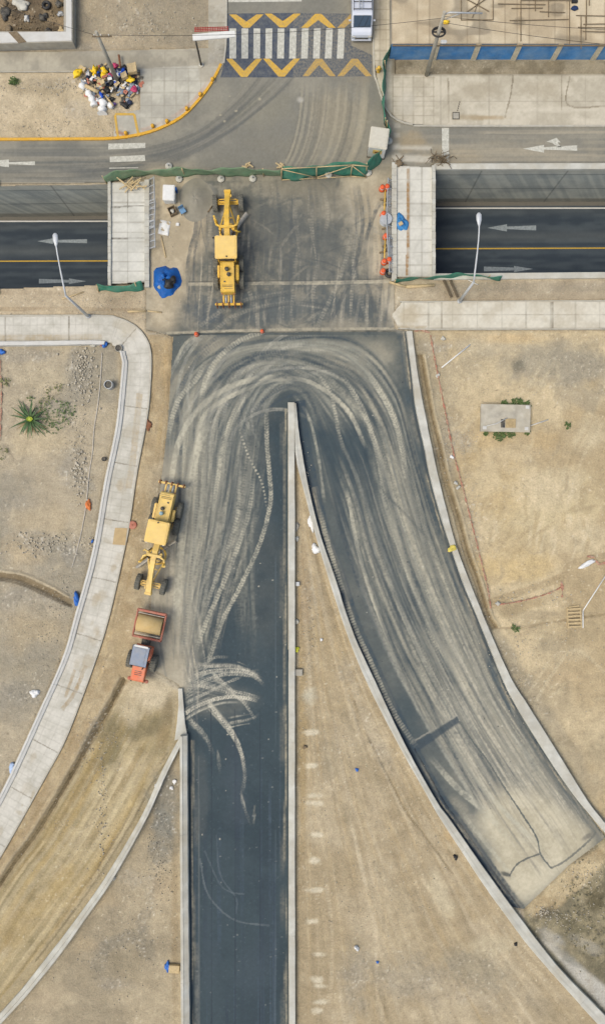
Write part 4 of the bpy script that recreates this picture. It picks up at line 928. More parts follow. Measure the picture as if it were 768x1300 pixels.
for ar in [(48,111,306.2,3.6,1.4,2.6,20), (110,50,357,3.6,1.6,3,22), (-104,-40,306.5,3.6,1.4,2.6,20), (618,680,289.3,4.6,1.6,3.2,25), (676,614,341.5,4,1.8,3,24), (792,850,289.3,4.6,1.6,3.2,25)]:
    flat('lane_arrow', [W(x, y, DEP)[:2] for x, y in arrow_poly(*ar)], m_mark_old, DEP + .008, under)
# ---------------------------------------------------------------- bridge
bridge = empty('bridge', ((345-384)/15, (650-290)/15, 0), 0, 'concrete bridge deck carrying the dusty crossing over the sunken road', 'bridge')
def rel(o, root):   # parts were modelled in world metres
    o.location = [-v for v in root.location]; return o
x0, x1 = (139-384)/15, (550-384)/15
dk = MB(); dk.prism([(x0, 26.9), (-4, 27.2), (x1, 28.6), (x1, 20.3), (0, 19.9), (x0, 19.4)], -1.1, -.12); rel(dk.build('deck', m_conc_d, bridge), bridge)
for xs_, nm in (((137.5,141.5,232,364),'parapet'), ((548,552.5,212,354),'parapet'), ((184,190,230,366),'parapet'), ((497,503.5,208,358),'parapet')):
    a, b, c, d = xs_; xa, xb = ((a-384)/15*.996, (b-384)/15*.996)
    m = MB(); yy0, yy1 = (650-d)/15, (650-c)/15; n = int((yy1 - yy0) / .55)
    for i in range(n): 
        y0_ = yy0 + (yy1-yy0)*i/n; y1_ = yy0 + (yy1-yy0)*(i+1)/n
        jt = random.uniform(-.012,.012); m.box(((xa+xb)/2+jt, (y0_+y1_)/2, .1), (xb-xa, y1_-y0_-.012, .5), bev=.015)
    rel(m.build(nm, m_conc, bridge), bridge)
for i in range(4): rel(MB().box((x0 + 3 + i*7, 24.3, -1.3), (.5, 9.2, .5)).build('beam', m_conc_d, bridge), bridge)
# ---------------------------------------------------------------- painted marks on the streets
ZS = .026
flat('lane_arrow', pm(arrow_poly(-30, 45, 207.4, 5, 1.2, 2.4, 42)), m_mark, ZS, street)
flats('lane_arrow', [pm([(663,189),(690,184),(690,187),(732,184.5),(732,191.5),(690,190),(690,194)]), pm([(693,180),(706,175),(711,181),(707,181),(711,186),(716,186),(708,187),(700,181.5)])], m_mark, ZS + .001, street)
flats('crossing_bar', [pm([(138,182.5),(185,181.5),(185,188),(138,190)]), pm([(140,199),(184,197),(185,204.5),(140,206)]), pm([(139,213),(176,212.5),(176,213.6),(139,214.2)])], m_mark, ZS, street)
flat('stop_line', pm([(560.5,162.5),(569.5,162.5),(569.5,206),(561,206)]), m_mark, ZS, street)
flat('stop_line', pm([(290,-8),(383,-8),(383,2),(290,3)]), m_mark, ZS, street)
flats('hump_paint', [pm([(287,17.5),(372,16.5),(372,98.5),(280,98.5),(284,84),(286,70)])], m_mark_b, ZS - .003, street)
flats('hump_paint', [pm([(372,16.5),(445,17.5),(446,58),(472,70),(472,97),(372,98.5)])], m_mark_b2, ZS - .003, street)
flats('zebra_bar', [pm([(291.5+i*15.3,36.3),(300+i*15.3,36.3),(300+i*15.1,74.5),(291.5+i*15.1,74.5)]) for i in range(10)], m_mark, ZS + .001, street)
def chev(xa, xb, yt, yb, up, w=9):
    xm = (xa + xb) / 2
    if not up: return [(xa, yt), (xa + w, yt), (xm, yb - 8), (xb - w, yt), (xb, yt), (xm + 4, yb), (xm - 4, yb)]
    return [(xa, yb), (xa + w, yb), (xm, yt + 8), (xb - w, yb), (xb, yb), (xm + 4, yt), (xm - 4, yt)]
flats('hump_chevron', [pm(chev(291,335,18.5,35.5,False)), pm(chev(336,382,17.5,35,False)), pm(chev(287,333,74.8,98,False,8)), pm(chev(334,381,74.6,97.5,False,8)), pm(chev(382,426,17.8,35.5,True))], m_mark_y, ZS + .003, street)
flats('hump_chevron', [pm(chev(428,470,17.8,35.5,True)), pm(chev(384,426,74.8,97,True,8)), pm(chev(428,472,74.8,97,True,8))], m_mark_y2, ZS + .003, street)
yp = lambda a, b, w=.16: [Vector(pm([a])[0]), Vector(pm([b])[0])]
for a, b in (((147,146),(171,146)), ((171,146),(177,174)), ((147,147),(150,172)), ((150,172),(152,176))):
    strip('ramp_outline', pm([a])[0], pm([b])[0], .2, m_mark_y, .133 + random.uniform(0,.004), street)
# ---------------------------------------------------------------- camera, sky, sun
cam = bpy.data.cameras.new('camera'); co = bpy.data.objects.new('camera', cam); COL.objects.link(co)
co.location = (0, 0, H); cam.sensor_fit = 'VERTICAL'; cam.sensor_height = 24; cam.lens = 12 * H / (650 / 15); cam.clip_end = 6000; cam.clip_start = .5
sc.camera = co
wd = bpy.data.worlds.new('World'); sc.world = wd; wd.use_nodes = True; nt = wd.node_tree
sky = nt.nodes.new('ShaderNodeTexSky'); sky.sky_type = 'NISHITA'; sky.sun_disc = False
EL, AZ = math.radians(62), math.radians(240)     # sun high in the south-west behind thin cloud
sky.sun_elevation = EL; sky.sun_rotation = AZ; sky.dust_density = 4; sky.air_density = 1.0; sky.ozone_density = .6
nt.links.new(sky.outputs[0], nt.nodes['Background'].inputs[0]); nt.nodes['Background'].inputs[1].default_value = .145
sl = bpy.data.lights.new('sun', 'SUN'); sl.energy = 1.3; sl.angle = math.radians(28); sl.color = (1, .965, .87)
so = bpy.data.objects.new('sun', sl); COL.objects.link(so)
d = Vector((math.sin(AZ) * math.cos(EL), math.cos(AZ) * math.cos(EL), math.sin(EL)))
so.rotation_euler = d.to_track_quat('Z', 'Y').to_euler()
sc.view_settings.view_transform = 'Standard'; sc.view_settings.look = 'None'; sc.view_settings.gamma = 1; sc.view_settings.exposure = EXPO
# ================================================================ things
R = math.radians
# ---------------------------------------------------------------- motor graders
def wheel(parent, x, y, r, w, name='wheel', steer=0):
    e = MB(); prof = [(r*.55, -w/2), (r*.86, -w/2), (r*.97, -w*.36), (r, -w*.2), (r, w*.2), (r*.97, w*.36), (r*.86, w/2), (r*.55, w/2)]
    e.lathe(prof, (0, 0, 0), 28, 'x')
    for k in range(22):
        a = k * 2 * math.pi / 22
        for sx in (-1, 1): e.box((sx * w * .23, math.cos(a) * r * 1.0, math.sin(a) * r * 1.0), (w * .46, .055, .07), rx=a, rz=sx * .0)
    o = e.build(name, m_tyre, parent); o.location = (x, y, r); o.rotation_euler = (0, 0, steer)
    h = MB(); sx = 1 if x > 0 else -1
    h.lathe([(r*.56, -w*.3), (r*.56, w*.3)], n=20, axis='x'); h.lathe([(r*.2, -w*.42), (r*.2, w*.42)], n=12, axis='x'); h.lathe([(r*.5,-w*.36),(r*.5,w*.36)], n=16, axis='x')
    h.build('rim', m_yel if w < .6 else m_conc_w, o); return o
def grader(label, ym, roof_m, blade_rot, steer, dark_bits):
    g = empty('motor_grader', (0, 0, 0), 0, label, 'road grader', 'yellow road graders parked on the site')
    # gooseneck frame, tapering and arching forward
    m = MB()
    pts = [(.1, 1.55, .5, .62), (.9, 1.95, .46, .5), (1.7, 2.1, .44, .42), (2.7, 1.95, .42, .40), (3.5, 1.6, .42, .42), (4.1, 1.25, .46, .5), (4.55, 1.1, .5, .55)]
    rings = []
    for y, z, w_, h_ in pts: rings.append([m.bm.verts.new(v) for v in ((-w_/2, y, z-h_/2), (w_/2, y, z-h_/2), (w_/2, y, z+h_/2), (-w_/2, y, z+h_/2))])
    for i in range(len(rings)-1):
        for k in range(4): m.bm.faces.new([rings[i][k], rings[i][(k+1)%4], rings[i+1][(k+1)%4], rings[i+1][k]])
    m.bm.faces.new(rings[0][::-1]); m.bm.faces.new(rings[-1])
    bmesh.ops.bevel(m.bm, geom=list(m.bm.edges), offset=.03, segments=1, affect='EDGES')
    m.box((0, 4.52, 1.15), (.56, .22, .6), bev=.03); m.box((.3, 4.05, 1.55), (.12, .2, .12), bev=.02)
    for y in (1.6, 2.6, 3.4): m.tube([(.17, y-.4, 2.33-abs(y-2)*.18), (.17, y+.4, 2.33-abs(y+.4-1.7)*.16)], .02)
    m.build('main_frame', ym, g)
    m = MB(); m.box((0, 3.8, .85), (1.9, .16, .2), bev=.03); m.box((0, 3.6, .95), (1.6, .08, .1), bev=.02); m.box((0, 3.97, 1.02), (1.5, .07, .09), bev=.02)
    for s in (-1, 1): m.box((s*.85, 3.8, .8), (.2, .4, .34), bev=.04); m.cyl((s*.75, 3.6, .95), (s*.75, 4.0, .95), .05)
    m.build('front_axle', ym, g)
    for s in (-1, 1): wheel(g, s*1.08, 3.8, .66, .42, steer=steer)
    for s in (-1, 1):
        for y in (-2.72, -1.32): wheel(g, s*1.06, y, .68, .44)
        MB().box((s*.78, -2.02, .72), (.16, 1.9, .42), bev=.05).build('tandem_case', ym, g)
    # drawbar, circle, blade
    m = MB(); m.tube([(0, 3.9, .85), (-.62, 1.9, .8), (-.7, 1.2, .78)], .07); m.tube([(0, 3.9, .85), (.62, 1.9, .8), (.7, 1.2, .78)], .07); m.box((0, 1.75, .8), (1.3, .14, .12), bev=.02); m.box((0,2.5,.83),(.7,.1,.1),bev=.02)
    m.build('drawbar', ym, g)
    m = MB(); n = 40
    for (ra, rb, za, zb) in ((.62, .78, .60, .72),):
        A = [(ra*math.cos(a), 1.35+ra*math.sin(a)) for a in np.linspace(0, 2*math.pi, n)]; B = [(rb*math.cos(a), 1.35+rb*math.sin(a)) for a in np.linspace(0, 2*math.pi, n)]
        m.ribbon(A, B, [(0, za), (0, zb), (1, zb), (1, za)])
    m.build('turntable_circle', m_yel, g)
    m = MB(); prof = []
    for k in range(9): a = -1.0 + 2.0*k/8; prof.append((-.28*math.cos(a)+.1, .42+.36*math.sin(a)))
    prof2 = [(y-.03, z) for y, z in prof[::-1]]
    m.side(prof + prof2, -2.0, 2.0); m.box((0, .13, .09), (4.0, .03, .16)); m.box((0,-.24,.45),(1.6,.1,.12))
    b = m.build('blade', m_steel, g); b.location = (.3 if dark_bits else .18, 1.4 if dark_bits else 1.25, .02); b.rotation_euler = (R(-14), 0, blade_rot)
    # lift arms
    m = MB(); m.box((0, 1.25, 2.28), (1.25, .24, .16), bev=.04)
    for s in (-1, 1):
        m.tube([(s*.5, 1.25, 2.28), (s*.85, 1.45, 2.2), (s*1.0, 1.9, 2.05)], [.10, .09, .07]); m.box((s*1.0, 1.95, 2.08), (.16, .2, .22), bev=.03); m.box((s*.55, 1.15, 2.1), (.2,.34,.3), bev=.04)
    m.tube([(.4, 1.1, 2.2), (.9, .95, 1.9), (1.05, 1.1, 1.5)], .07); m.build('lift_arm', ym, g)
    for s in (-1, 1):
        m = MB(); m.cyl((s*1.0, 1.95, 2.75), (s*.72, 1.55, 1.3), .075); m.cyl((s*.75, 1.6, 1.45), (s*.6, 1.4, .8), .04); m.build('lift_cylinder', m_yel, g)
    m = MB(); rr = random.Random(3)
    for k in range(7): 
        s = rr.choice((-1, 1)); x = s*rr.uniform(.2, .5); m.tube([(x, .7, 1.6), (x+s*.25, 1.1, 2.1+rr.uniform(-.1,.2)), (x+s*rr.uniform(.1,.4), 1.5, 1.7), (x, 1.9, 1.0)], .022, 6)
    m.build('hose', m_black, g)
    # cab
    m = MB(); m.box((0, -.72, 1.45), (1.35, 1.6, .9), bev=.05)
    for sx in (-1, 1):
        for y in (-1.48, -.72, .03): m.box((sx*.68, y, 2.4), (.09, .09, 1.4), bev=.015)
    m.build('cab', ym, g)
    MB().box((0, -.72, 2.45), (1.32, 1.46, 1.2), bev=.03).build('cab_window', m_glass, g)
    m = MB(); m.box((0, -.72, 3.13), (1.78, 1.86, .13), bev=.05); m.box((0, -.72, 3.205), (1.5, 1.6, .03), bev=.01); rf = m.build('cab_roof', roof_m, g)
    MB().cyl((.05, -1.5, 3.18), (.05, -1.5, 3.3), .06).build('beacon', m_dark, rf)
    for s in (-1, 1):
        MB().tube([(s*.7,.05,2.7),(s*1.05,.25,2.7),(s*1.08,.25,2.45)],.02,6).build('mirror_arm', m_dark, g); MB().box((s*1.08,.27,2.5),(.16,.05,.28),bev=.01).build('mirror', m_dark, g)
        MB().box((s*.7,.22,3.0),(.16,.1,.14),bev=.02).build('work_light', m_conc_w, g); MB().box((s*.85,-1.7,.95),(.35,.3,.04)).build('step', m_dark, g)
    # engine hood
    m = MB(); m.side([(-4.02, 1.15), (-4.02, 1.95), (-3.9, 2.1), (-1.6, 2.22), (-1.6, 1.15)], -.58, .58, .04); m.box((0,-1.56,1.5),(1.2,.1,.9)); hd = m.build('engine_hood', ym, g)
    m = MB()
    for y in (-3.5, -3.62): m.box((0, y, 2.155 + (y+3.6)*.05), (.86, .03, .02))
    m.box((-.22, -3.2, 2.16), (.16,.12,.02)); m.box((.1,-3.78,2.13),(.7,.02,.02)); m.build('vent_slot', m_dark, hd)
    m = MB(); m.cyl((.12, -2.65, 2.15), (.12, -2.65, 2.62), .085); m.lathe([(.15,2.16),(.17,2.3),(.12,2.36)], (.12,-2.65,0), 12); m.build('exhaust_stack', m_dark, hd)
    m = MB(); m.lathe([(.13,2.18),(.13,2.42),(.17,2.43),(.17,2.5),(.05,2.54)], (-.02 if dark_bits else .1, -2.25, 0), 14); m.build('air_filter', m_dark if dark_bits else mat('pale_cap',(150,176,180),.6), hd)
    m = MB(); m.box((.76, -2.35, 1.55), (.3, 1.25, .55), bev=.05); m.build('fuel_tank', ym, g)
    MB().box((-.74, -2.2, 1.5), (.24, 1.0, .4), bev=.05).build('step_box', ym, g)
    for s in (-1,1): MB().tube([(s*.6,-1.7,2.15),(s*.6,-1.7,2.5),(s*.6,-3.8,2.42),(s*.6,-3.8,2.0)], .018, 6).build('handrail', m_dark, hd)
    # rear ripper
    m = MB(); m.box((0, -4.75, .95), (2.3, .18, .18), bev=.03)
    for x in (-.42, 0, .42): m.box((x, -4.38, 1.05), (.13, .7, .16), bev=.03)
    m.build('ripper_frame', ym, g)
    for x in (-1.0, -.5, 0, .5, 1.0): MB().prism([(x-.04,-4.95),(x+.04,-4.95),(x+.04,-4.62),(x-.04,-4.62)], .35, 1.2).build('ripper_shank', m_rust, g)
    for s in (-1, 1): MB().cyl((s*.22, -4.05, 1.3), (s*.22, -4.7, 1.15), .055).build('ripper_cylinder', m_galv, g)
    for s in (-1, 1): MB().box((s*.5, -4.06, 1.6), (.14, .06, .12), bev=.01).build('tail_light', m_red, g)
    return g
g1 = grader('yellow road grader parked on the bridge, nose to the green fence', m_yel, m_yel2, R(51), R(2), True)
g1.location = ((291.5-384)/15, (650-319)/15, .03); g1.rotation_euler.z = R(0.6)
g2 = grader('yellow road grader parked in front of the red roller', m_yel2, m_yel2, R(46), R(-3), False)
g2.location = ((206.2-384)/15, (650-685)/15, .03); g2.rotation_euler.z = R(168)
# ---------------------------------------------------------------- soil roller
def roller():
    g = empty('soil_roller', ((188.1-384)/15, (650-815)/15, .03), R(-12), 'orange soil roller with dusty drum and blue canopy behind the grader', 'road roller')
    m = MB(); m.lathe([(.72,-1.05),(.76,-1.03),(.76,1.03),(.72,1.05)], (0,1.65,.76), 36, 'x'); m.build('drum', mat('dusty_drum', (196,168,112), .9, var=.08, scale=3, dust=.6, dustcol=(206,184,136)), g)
    m = MB(); m.box((0, 2.72, .95), (2.5, .2, .34), bev=.04); m.box((0, .5, .95), (2.5, .18, .34), bev=.04)
    for s in (-1, 1): m.box((s*1.19, 1.6, .92), (.13, 2.35, .4), bev=.04); m.cyl((s*1.0,1.65,.76),(s*1.2,1.65,.76),.26)
    m.build('drum_frame', m_red, g)
    for yy in (2.5,.75): MB().box((0, yy, 1.1), (2.2,.05,.07)).build('scraper', m_steel, g)
    m = MB(); m.box((0, .12, .85), (.7, .6, .5), bev=.05); m.cyl((0,.2,.5),(0,.2,1.2),.16); m.build('articulation_joint', m_dark, g)
    m = MB(); m.box((0, -.75, 1.0), (1.5, 1.3, .55), bev=.06); m.box((0,-.1,1.3),(1.3,.08,.5)); m.build('operator_platform', m_orange, g)
    for x in (-.62, .62):
        for y in (-.1, -1.3): MB().cyl((x, y, 1.2), (x, y, 2.55), .04).build('canopy_post', m_dark, g)
    m = MB(); m.box((0, -.72, 2.62), (1.45, 1.72, .1), bev=.05); m.box((0,-.72,2.68),(.9,1.3,.04),bev=.015); c = m.build('canopy', mat('canopy_blue_grey', (136,148,164), .55, var=.08, scale=3, dust=.35), g)
    MB().box((0, .08, 2.72), (1.15, .16, .07), bev=.03).build('canopy_lip', m_white, c)
    m = MB(); m.box((0, -.85, 1.45), (.5, .5, .12), bev=.04); m.box((0,-1.1,1.75),(.5,.1,.5),bev=.04); m.build('seat', m_black, g)
    m = MB(); m.side([(-3.1,.7),(-3.15,1.2),(-3.0,1.5),(-1.5,1.72),(-1.5,.7)], -.56, .56, .05); h = m.build('engine_hood', m_orange, g)
    m = MB()
    for y in (-2.2,-2.35,-2.5): m.box((0, y, 1.6+(y+2.3)*.14), (.6,.05,.04))
    m.build('vent_slot', m_dark, h); MB().cyl((.3,-1.9,1.6),(.3,-1.9,2.0),.05).build('exhaust_stack', m_dark, h)
    m = MB(); m.box((0,-3.12,.75),(1.7,.2,.3),bev=.05)
    for s in (-1,1): m.lathe([(.02,.9),(.17,.92),(.17,.98),(.02,1.0)], (s*.72,-3.05,0), 12)
    m.build('rear_bumper', m_red, g)
    for s in (-1, 1): wheel(g, s*.98, -1.5, .7, .52)
    for s in (-1,1): MB().box((s*.5,-3.17,1.25),(.14,.05,.1),bev=.01).build('tail_light', m_black, g)
roller()
# ---------------------------------------------------------------- van
def van():
    g = empty('van', (W(458, 0)[0], 42.15, .03), 0, 'silver van with a roof ladder rack stopped on the zebra crossing', 'van')
    # local: front at y=-2.45
    m = MB(); prof = [(2.4,.32),(2.42,1.2),(2.3,1.88),(2.1,1.95),(-1.05,1.93),(-1.3,1.86),(-1.9,1.22),(-2.3,1.02),(-2.44,.85),(-2.46,.35)]
    m.side(prof, -.86, .86, .09); m.build('body', m_silver, g)
    m = MB(); m.side([(-1.32,1.872),(-1.36,1.9),(-1.93,1.25),(-1.89,1.23)], -.72, .72); m.build('windscreen', m_glass, g)
    for s in (-1,1):
        m = MB()
        for a,b in ((-1.0,-.1),(0.0,1.0),(1.1,2.0)): m.box((s*.866,(a+b)/2,1.5),(.02,b-a,.5),bev=.005)
        m.build('side_window', m_glass, g)
        MB().box((s*1.0,-1.35,1.25),(.2,.12,.16),bev=.03).build('wing_mirror', m_silver, g)
        MB().box((s*.66,-2.44,.8),(.28,.1,.18),bev=.03).build('headlight', m_conc_w, g)
        for y in (-1.6,1.55):
            w = MB().lathe([(.2,-.1),(.33,-.1),(.35,-.06),(.35,.06),(.33,.1),(.2,.1)], (0,0,0), 20, 'x').build('wheel', m_black, g); w.location=(s*.8,y,.35)
            MB().lathe([(.2,-.105),(.2,.105)],n=14,axis='x').build('rim', m_galv, w)
    MB().box((0,-2.46,.6),(1.1,.05,.14),bev=.01).build('grille', m_dark, g); MB().box((0,-2.48,.42),(1.7,.12,.16),bev=.04).build('bumper', m_silver, g)
    m = MB()
    for x in (-.74,.74): m.box((x,.55,2.06),(.04,3.1,.04))
    for y in (-.9,-.3,.3,.9,1.5,2.0): m.box((0,y,2.05),(1.5,.05,.04))
    for x in (-.74,.74):
        for y in (-.9,.6,2.0): m.box((x,y,1.99),(.04,.06,.12))
    m.build('roof_rack', m_dark, g)
    m = MB()
    for x in (-.28,-.02): m.box((x,.5,2.12),(.05,2.9,.05))
    for k in range(10): m.box((-.15,-.8+k*.29,2.12),(.26,.03,.03))
    m.build('ladder', m_galv, g)
    m = MB(); m.tube([(.1,-1.35,1.93),(-.3,-1.9,1.3)],.012,5); m.tube([(.55,-1.35,1.93),(.2,-1.9,1.3)],.012,5); m.build('wiper', m_black, g)
van()
# ---------------------------------------------------------------- kiosk
def kiosk():
    x, y, _ = W(478, 189); g = empty('portable_booth', (x, y, .03), R(-8), 'small white portable booth with a beige roof by the green fence', 'booth')
    MB().box((0,0,.95),(1.42,1.62,1.7),bev=.05).build('wall', m_white, g)
    m = MB(); m.box((0,0,1.88),(1.55,1.75,.12),bev=.05); m.box((0,0,1.95),(1.3,1.5,.05),bev=.02); m.build('roof', mat('booth_roof_beige',(206,202,184),.8,var=.05,dust=.2), g)
    MB().box((.05,-.82,1.15),(.75,.03,.6),bev=.01).build('notice_panel', m_yel2, g); MB().box((0,0,.06),(1.5,1.7,.1)).build('skid', m_dark, g)
    MB().box((.05,-.845,1.1),(.4,.02,.2)).build('service_hatch', m_rust, g)
kiosk()
# ---------------------------------------------------------------- street lamps
def lamp(bx, by, hx, hy, zj, label):
    x, y, _ = W(bx, by); g = empty('street_lamp', (x, y, 0), 0, label, 'street lamp', 'street lamps leaning over the sunken road')
    zt = 8.1; hxw, hyw, _ = W(hx, hy, zt); dx, dy = hxw - x, hyw - y
    MB().lathe([(.2,-.1),(.2,.25),(.13,.3)], n=14).build('base', m_galv, g)
    MB().tube([(0,0,0),(0,0,3),(0,0,zj)], [.13,.11,.085], 12).build('pole', m_lamp, g)
    P = []
    for k in range(10):
        t = k/9; P.append((dx*.9*t, dy*.9*(1-(1-t)**1.25), zj + (zt-zj)*math.sin(t*math.pi/2)))
    MB().tube(P, [.07]*4+[.055]*6, 10).build('arm', m_lamp, g)
    m = MB(); m.tube([(0,-.45,0),(0,-.3,.0),(0,.0,.02),(0,.35,.0),(0,.5,-.02)], [.07,.12,.2,.2,.1], 12)
    h = m.build('lamp_head', m_lamp, g); h.location = (dx*.96, dy*.97, zt+.02); h.rotation_euler = (R(4),0,math.atan2(-dx,dy)); h.scale = (1,1,.6)
    MB().box((0,.1,-.12),(.26,.5,.04),bev=.015).build('lens', m_conc_w, h)
    return g
lamp(113,402,71,303,6.4,'street lamp with long curved arm west of the bridge')
lamp(582.5,383,607.5,277,5.6,'street lamp with long curved arm east of the bridge')
# ---------------------------------------------------------------- utility poles
def utility(bx, by, h, r, label):
    x, y, _ = W(bx, by); g = empty('utility_pole', (x, y, .1), 0, label, 'utility pole'); MB().tube([(0,0,-.2),(0,0,h*.5),(0,0,h)], [r,r*.82,r*.62], 12).build('pole', m_conc_d, g); return g
u = utility(150.5,106,7.0,.2,'grey utility pole rising out of the rubbish heap')
MB().box((.35,-.1,6.6),(1.5,.08,.1)).build('crossarm', m_wood_d, u)
for k in (-.2,.3,.9): MB().cyl((k,-.1,6.65),(k,-.1,6.85),.04).build('insulator', m_conc_w, u)
u2 = utility(541,96,8.3,.19,'grey utility pole with a cable coil in front of the blue wall')
m = MB(); A=[(.5*math.cos(a),.5*math.sin(a)) for a in np.linspace(0,2*math.pi,25)]; m.tube([(p[0]+.0,p[1]*.72,5.9) for p in A],.07,8,cap=False); m.tube([(p[0]*.9,p[1]*.62,5.82) for p in A],.05,8,cap=False); m.box((0,0,5.9),(.9,.08,.08)); m.build('cable_coil', m_black, u2)
m = MB(); m.tube([(0,0,8.0),(.4,0,8.25),(2.8,-.1,8.3)],.06,8); m.tube([(0,0,7.3),(1.2,-.05,8.2)],.03,6); m.build('arm', m_galv, u2)
MB().box((.55,-.15,4.9),(.5,.26,.2),bev=.06).build('lamp_head', m_white, u2)
# overhead cables
def cable(p0, p1, sag, label, group='overhead cables from the utility poles'):
    a, b = Vector(p0), Vector(p1); P = [a.lerp(b, t) - Vector((0,0,sag*4*t*(1-t))) for t in np.linspace(0,1,16)]
    tag(MB().tube(P, .016, 5).build('overhead_cable', m_black), label, 'cable', group)
pa = Vector(W(150.5,106)); pb = Vector(W(541,96))
cable((pa.x+.3,pa.y-.1,6.9),(pb.x,pb.y,7.7),.8,'thin black cable strung between the two utility poles')
cable((pa.x-.2,pa.y-.1,6.9),(pa.x-24,pa.y+8,6.5),.5,'thin black cable from the rubbish heap pole off to the upper left')
cable((pb.x,pb.y,7.9),(pb.x+26,pb.y-1.2,7.9),.7,'upper thin black cable running east over the timber roof')
cable((pb.x,pb.y,7.2),(pb.x+26,pb.y-2.6,7.2),.7,'lower thin black cable running east over the timber roof')
# ---------------------------------------------------------------- gantry sign at the corner
x, y, _ = W(256, 84); g = empty('road_sign', (x, y, .1), 0, 'white bar sign with a red grating on a leaning pole at the corner', 'sign')
MB().tube([(0,0,0),(0,0,4.2)],[.09,.07],10).build('pole', m_dark, g); MB().lathe([(.2,-.02),(.2,.1),(.1,.12)],n=12).build('base', m_conc, g)
MB().box((1.55,-.12,4.3),(3.35,.5,.12),rz=R(5),bev=.02).build('bar', m_white, g)
m = MB(); 
for k in range(3): m.box((1.35,.28+k*.13,4.3),(2.7,.05,.05),rz=R(2))
for k in range(14): m.box((.1+k*.195,.42,4.3),(.05,.34,.05))
m.build('red_grating', mat('sign_red',(176,74,66),.7), g)
# ---------------------------------------------------------------- hall with blue front
bx0 = W(498,54,2.4)[0]; yb = (650-76)/15
hall = empty('market_hall', (bx0, yb, 0), 0, 'flat roofed hall with a blue front wall and cream pillars', 'building')
LX, LY, HZ = 34.0, 16.0, 2.25
m = MB(); m.box((LX/2, .12, HZ/2), (LX, .2, HZ)); m.build('front_wall', mat('blue_wall_paint',(70,134,190),.8,var=.2,scale=1.2,dust=.7,dustcol=(140,172,196),bump=.3), hall)
m = MB(); m.box((.1, LY/2+.3, HZ/2), (.2, LY, HZ)); m.box((LX-.1, LY/2+.3, HZ/2), (.2, LY, HZ)); m.box((LX/2, LY+.2, HZ/2), (LX, .2, HZ)); m.build('side_wall', m_conc_d, hall)
for k in range(10):
    px = 549.5 + k*50.5; xx = (px-384)/15 - bx0
    MB().box((xx, -.02, HZ/2), (.42, .16, HZ-.02), bev=.01).build('pilaster', mat('cream_paint',(206,196,168),.85,dust=.3) if k==0 else bpy.data.materials['cream_paint'], hall)
M_roof = attr_mat('roof_boards', .95, 9, .12, .4, .02)
def roof():
    st = .11; xs = np.arange(0, LX, st); ys = np.arange(0, LY, st); n = len(xs); X_, Y_ = np.meshgrid(xs, ys)
    t = sstep(.3,.7,vn(X_+50,Y_+50,21,3,2)*.6+vn(X_+9,Y_+9,22,.7,.5)*.4)[...,None]; C = alb((184,168,138))*(1-t)+alb((204,190,160))*t
    t = (sstep(.66,.8,vn(X_+20,Y_+20,23,1.6,.7))*.5)[...,None]; C = C*(1-t)+alb((112,104,88))*t
    sh = X_/1.02; bi = sh.astype(int); r = np.random.default_rng(4).random(60); C = C*(.92+.14*r[bi % 60])[...,None]
    t = ((np.abs(sh-bi)<.06)*.4)[...,None]; C = C*(1-t)+alb((120,106,84))*t
    sv = Y_/2.1; t = ((np.abs(sv-sv.astype(int))<.03)*.3)[...,None]; C = C*(1-t)+alb((120,106,84))*t
    idx = np.arange(len(ys)*n).reshape(len(ys), n); F = np.stack([idx[:-1,:-1],idx[:-1,1:],idx[1:,1:],idx[1:,:-1]],-1).reshape(-1,4)
    Z_ = HZ+.04+.015*r[(bi+7)%60]
    return make_mesh('roof', np.stack([X_.ravel()-.05,Y_.ravel()-.02,Z_.ravel()],1), F, M_roof, C.reshape(-1,3))
rf = link(roof(), hall)
m = MB(); rr = random.Random(5)
for k in range(9): 
    x = 10.2 + rr.uniform(0,9); m.box((x, rr.uniform(.8,4.6), HZ+.12), (.06, rr.uniform(2,5), .06))
for k in range(14): m.box((10.5+rr.uniform(0,7), .9+k*.32, HZ+.16), (rr.uniform(1.5,5), .05, .05), rz=rr.uniform(-.05,.05))
for a in (.6,-.5,1.2): m.box((6.9,3.1,HZ+.14),(2.2,.06,.06),rz=a)
for (cx,cy,w_,h_) in ((6.9,3.1,2.6,2.4),): 
    m.box((cx,cy+h_/2,HZ+.1),(w_,.06,.06)); m.box((cx,cy-h_/2,HZ+.1),(w_,.06,.06)); m.box((cx-w_/2,cy,HZ+.1),(.06,h_,.06)); m.box((cx+w_/2,cy,HZ+.1),(.06,h_,.06))
m.build('roof_rods', m_wood_d, rf)
m = MB(); m.box((LX/2,-.12,HZ-.02),(LX,.1,.1)); m.build('eaves_board', m_wood_d, hall)
a = W(728,12,HZ); tag(MB().blob((a[0],a[1],HZ+.06),(.55,.35,.3),3).build('tool_bag', mat('dark_blue_cloth',(40,58,92),.8)), 'dark blue bag lying on the flat timber roof', 'bag')
a = W(728,3,HZ); tag(MB().box((a[0],a[1],HZ+.15),(.5,.3,.2),bev=.04).build('box', m_black), 'small black box lying on the flat timber roof', 'box')
a = W(565,29,HZ); tag(MB().blob((a[0],a[1],HZ+.06),(.7,.34,.25),5).build('cloth', mat('bright_yellow_cloth',(244,200,52),.8)), 'bright yellow cloth lying on the flat timber roof', 'cloth')
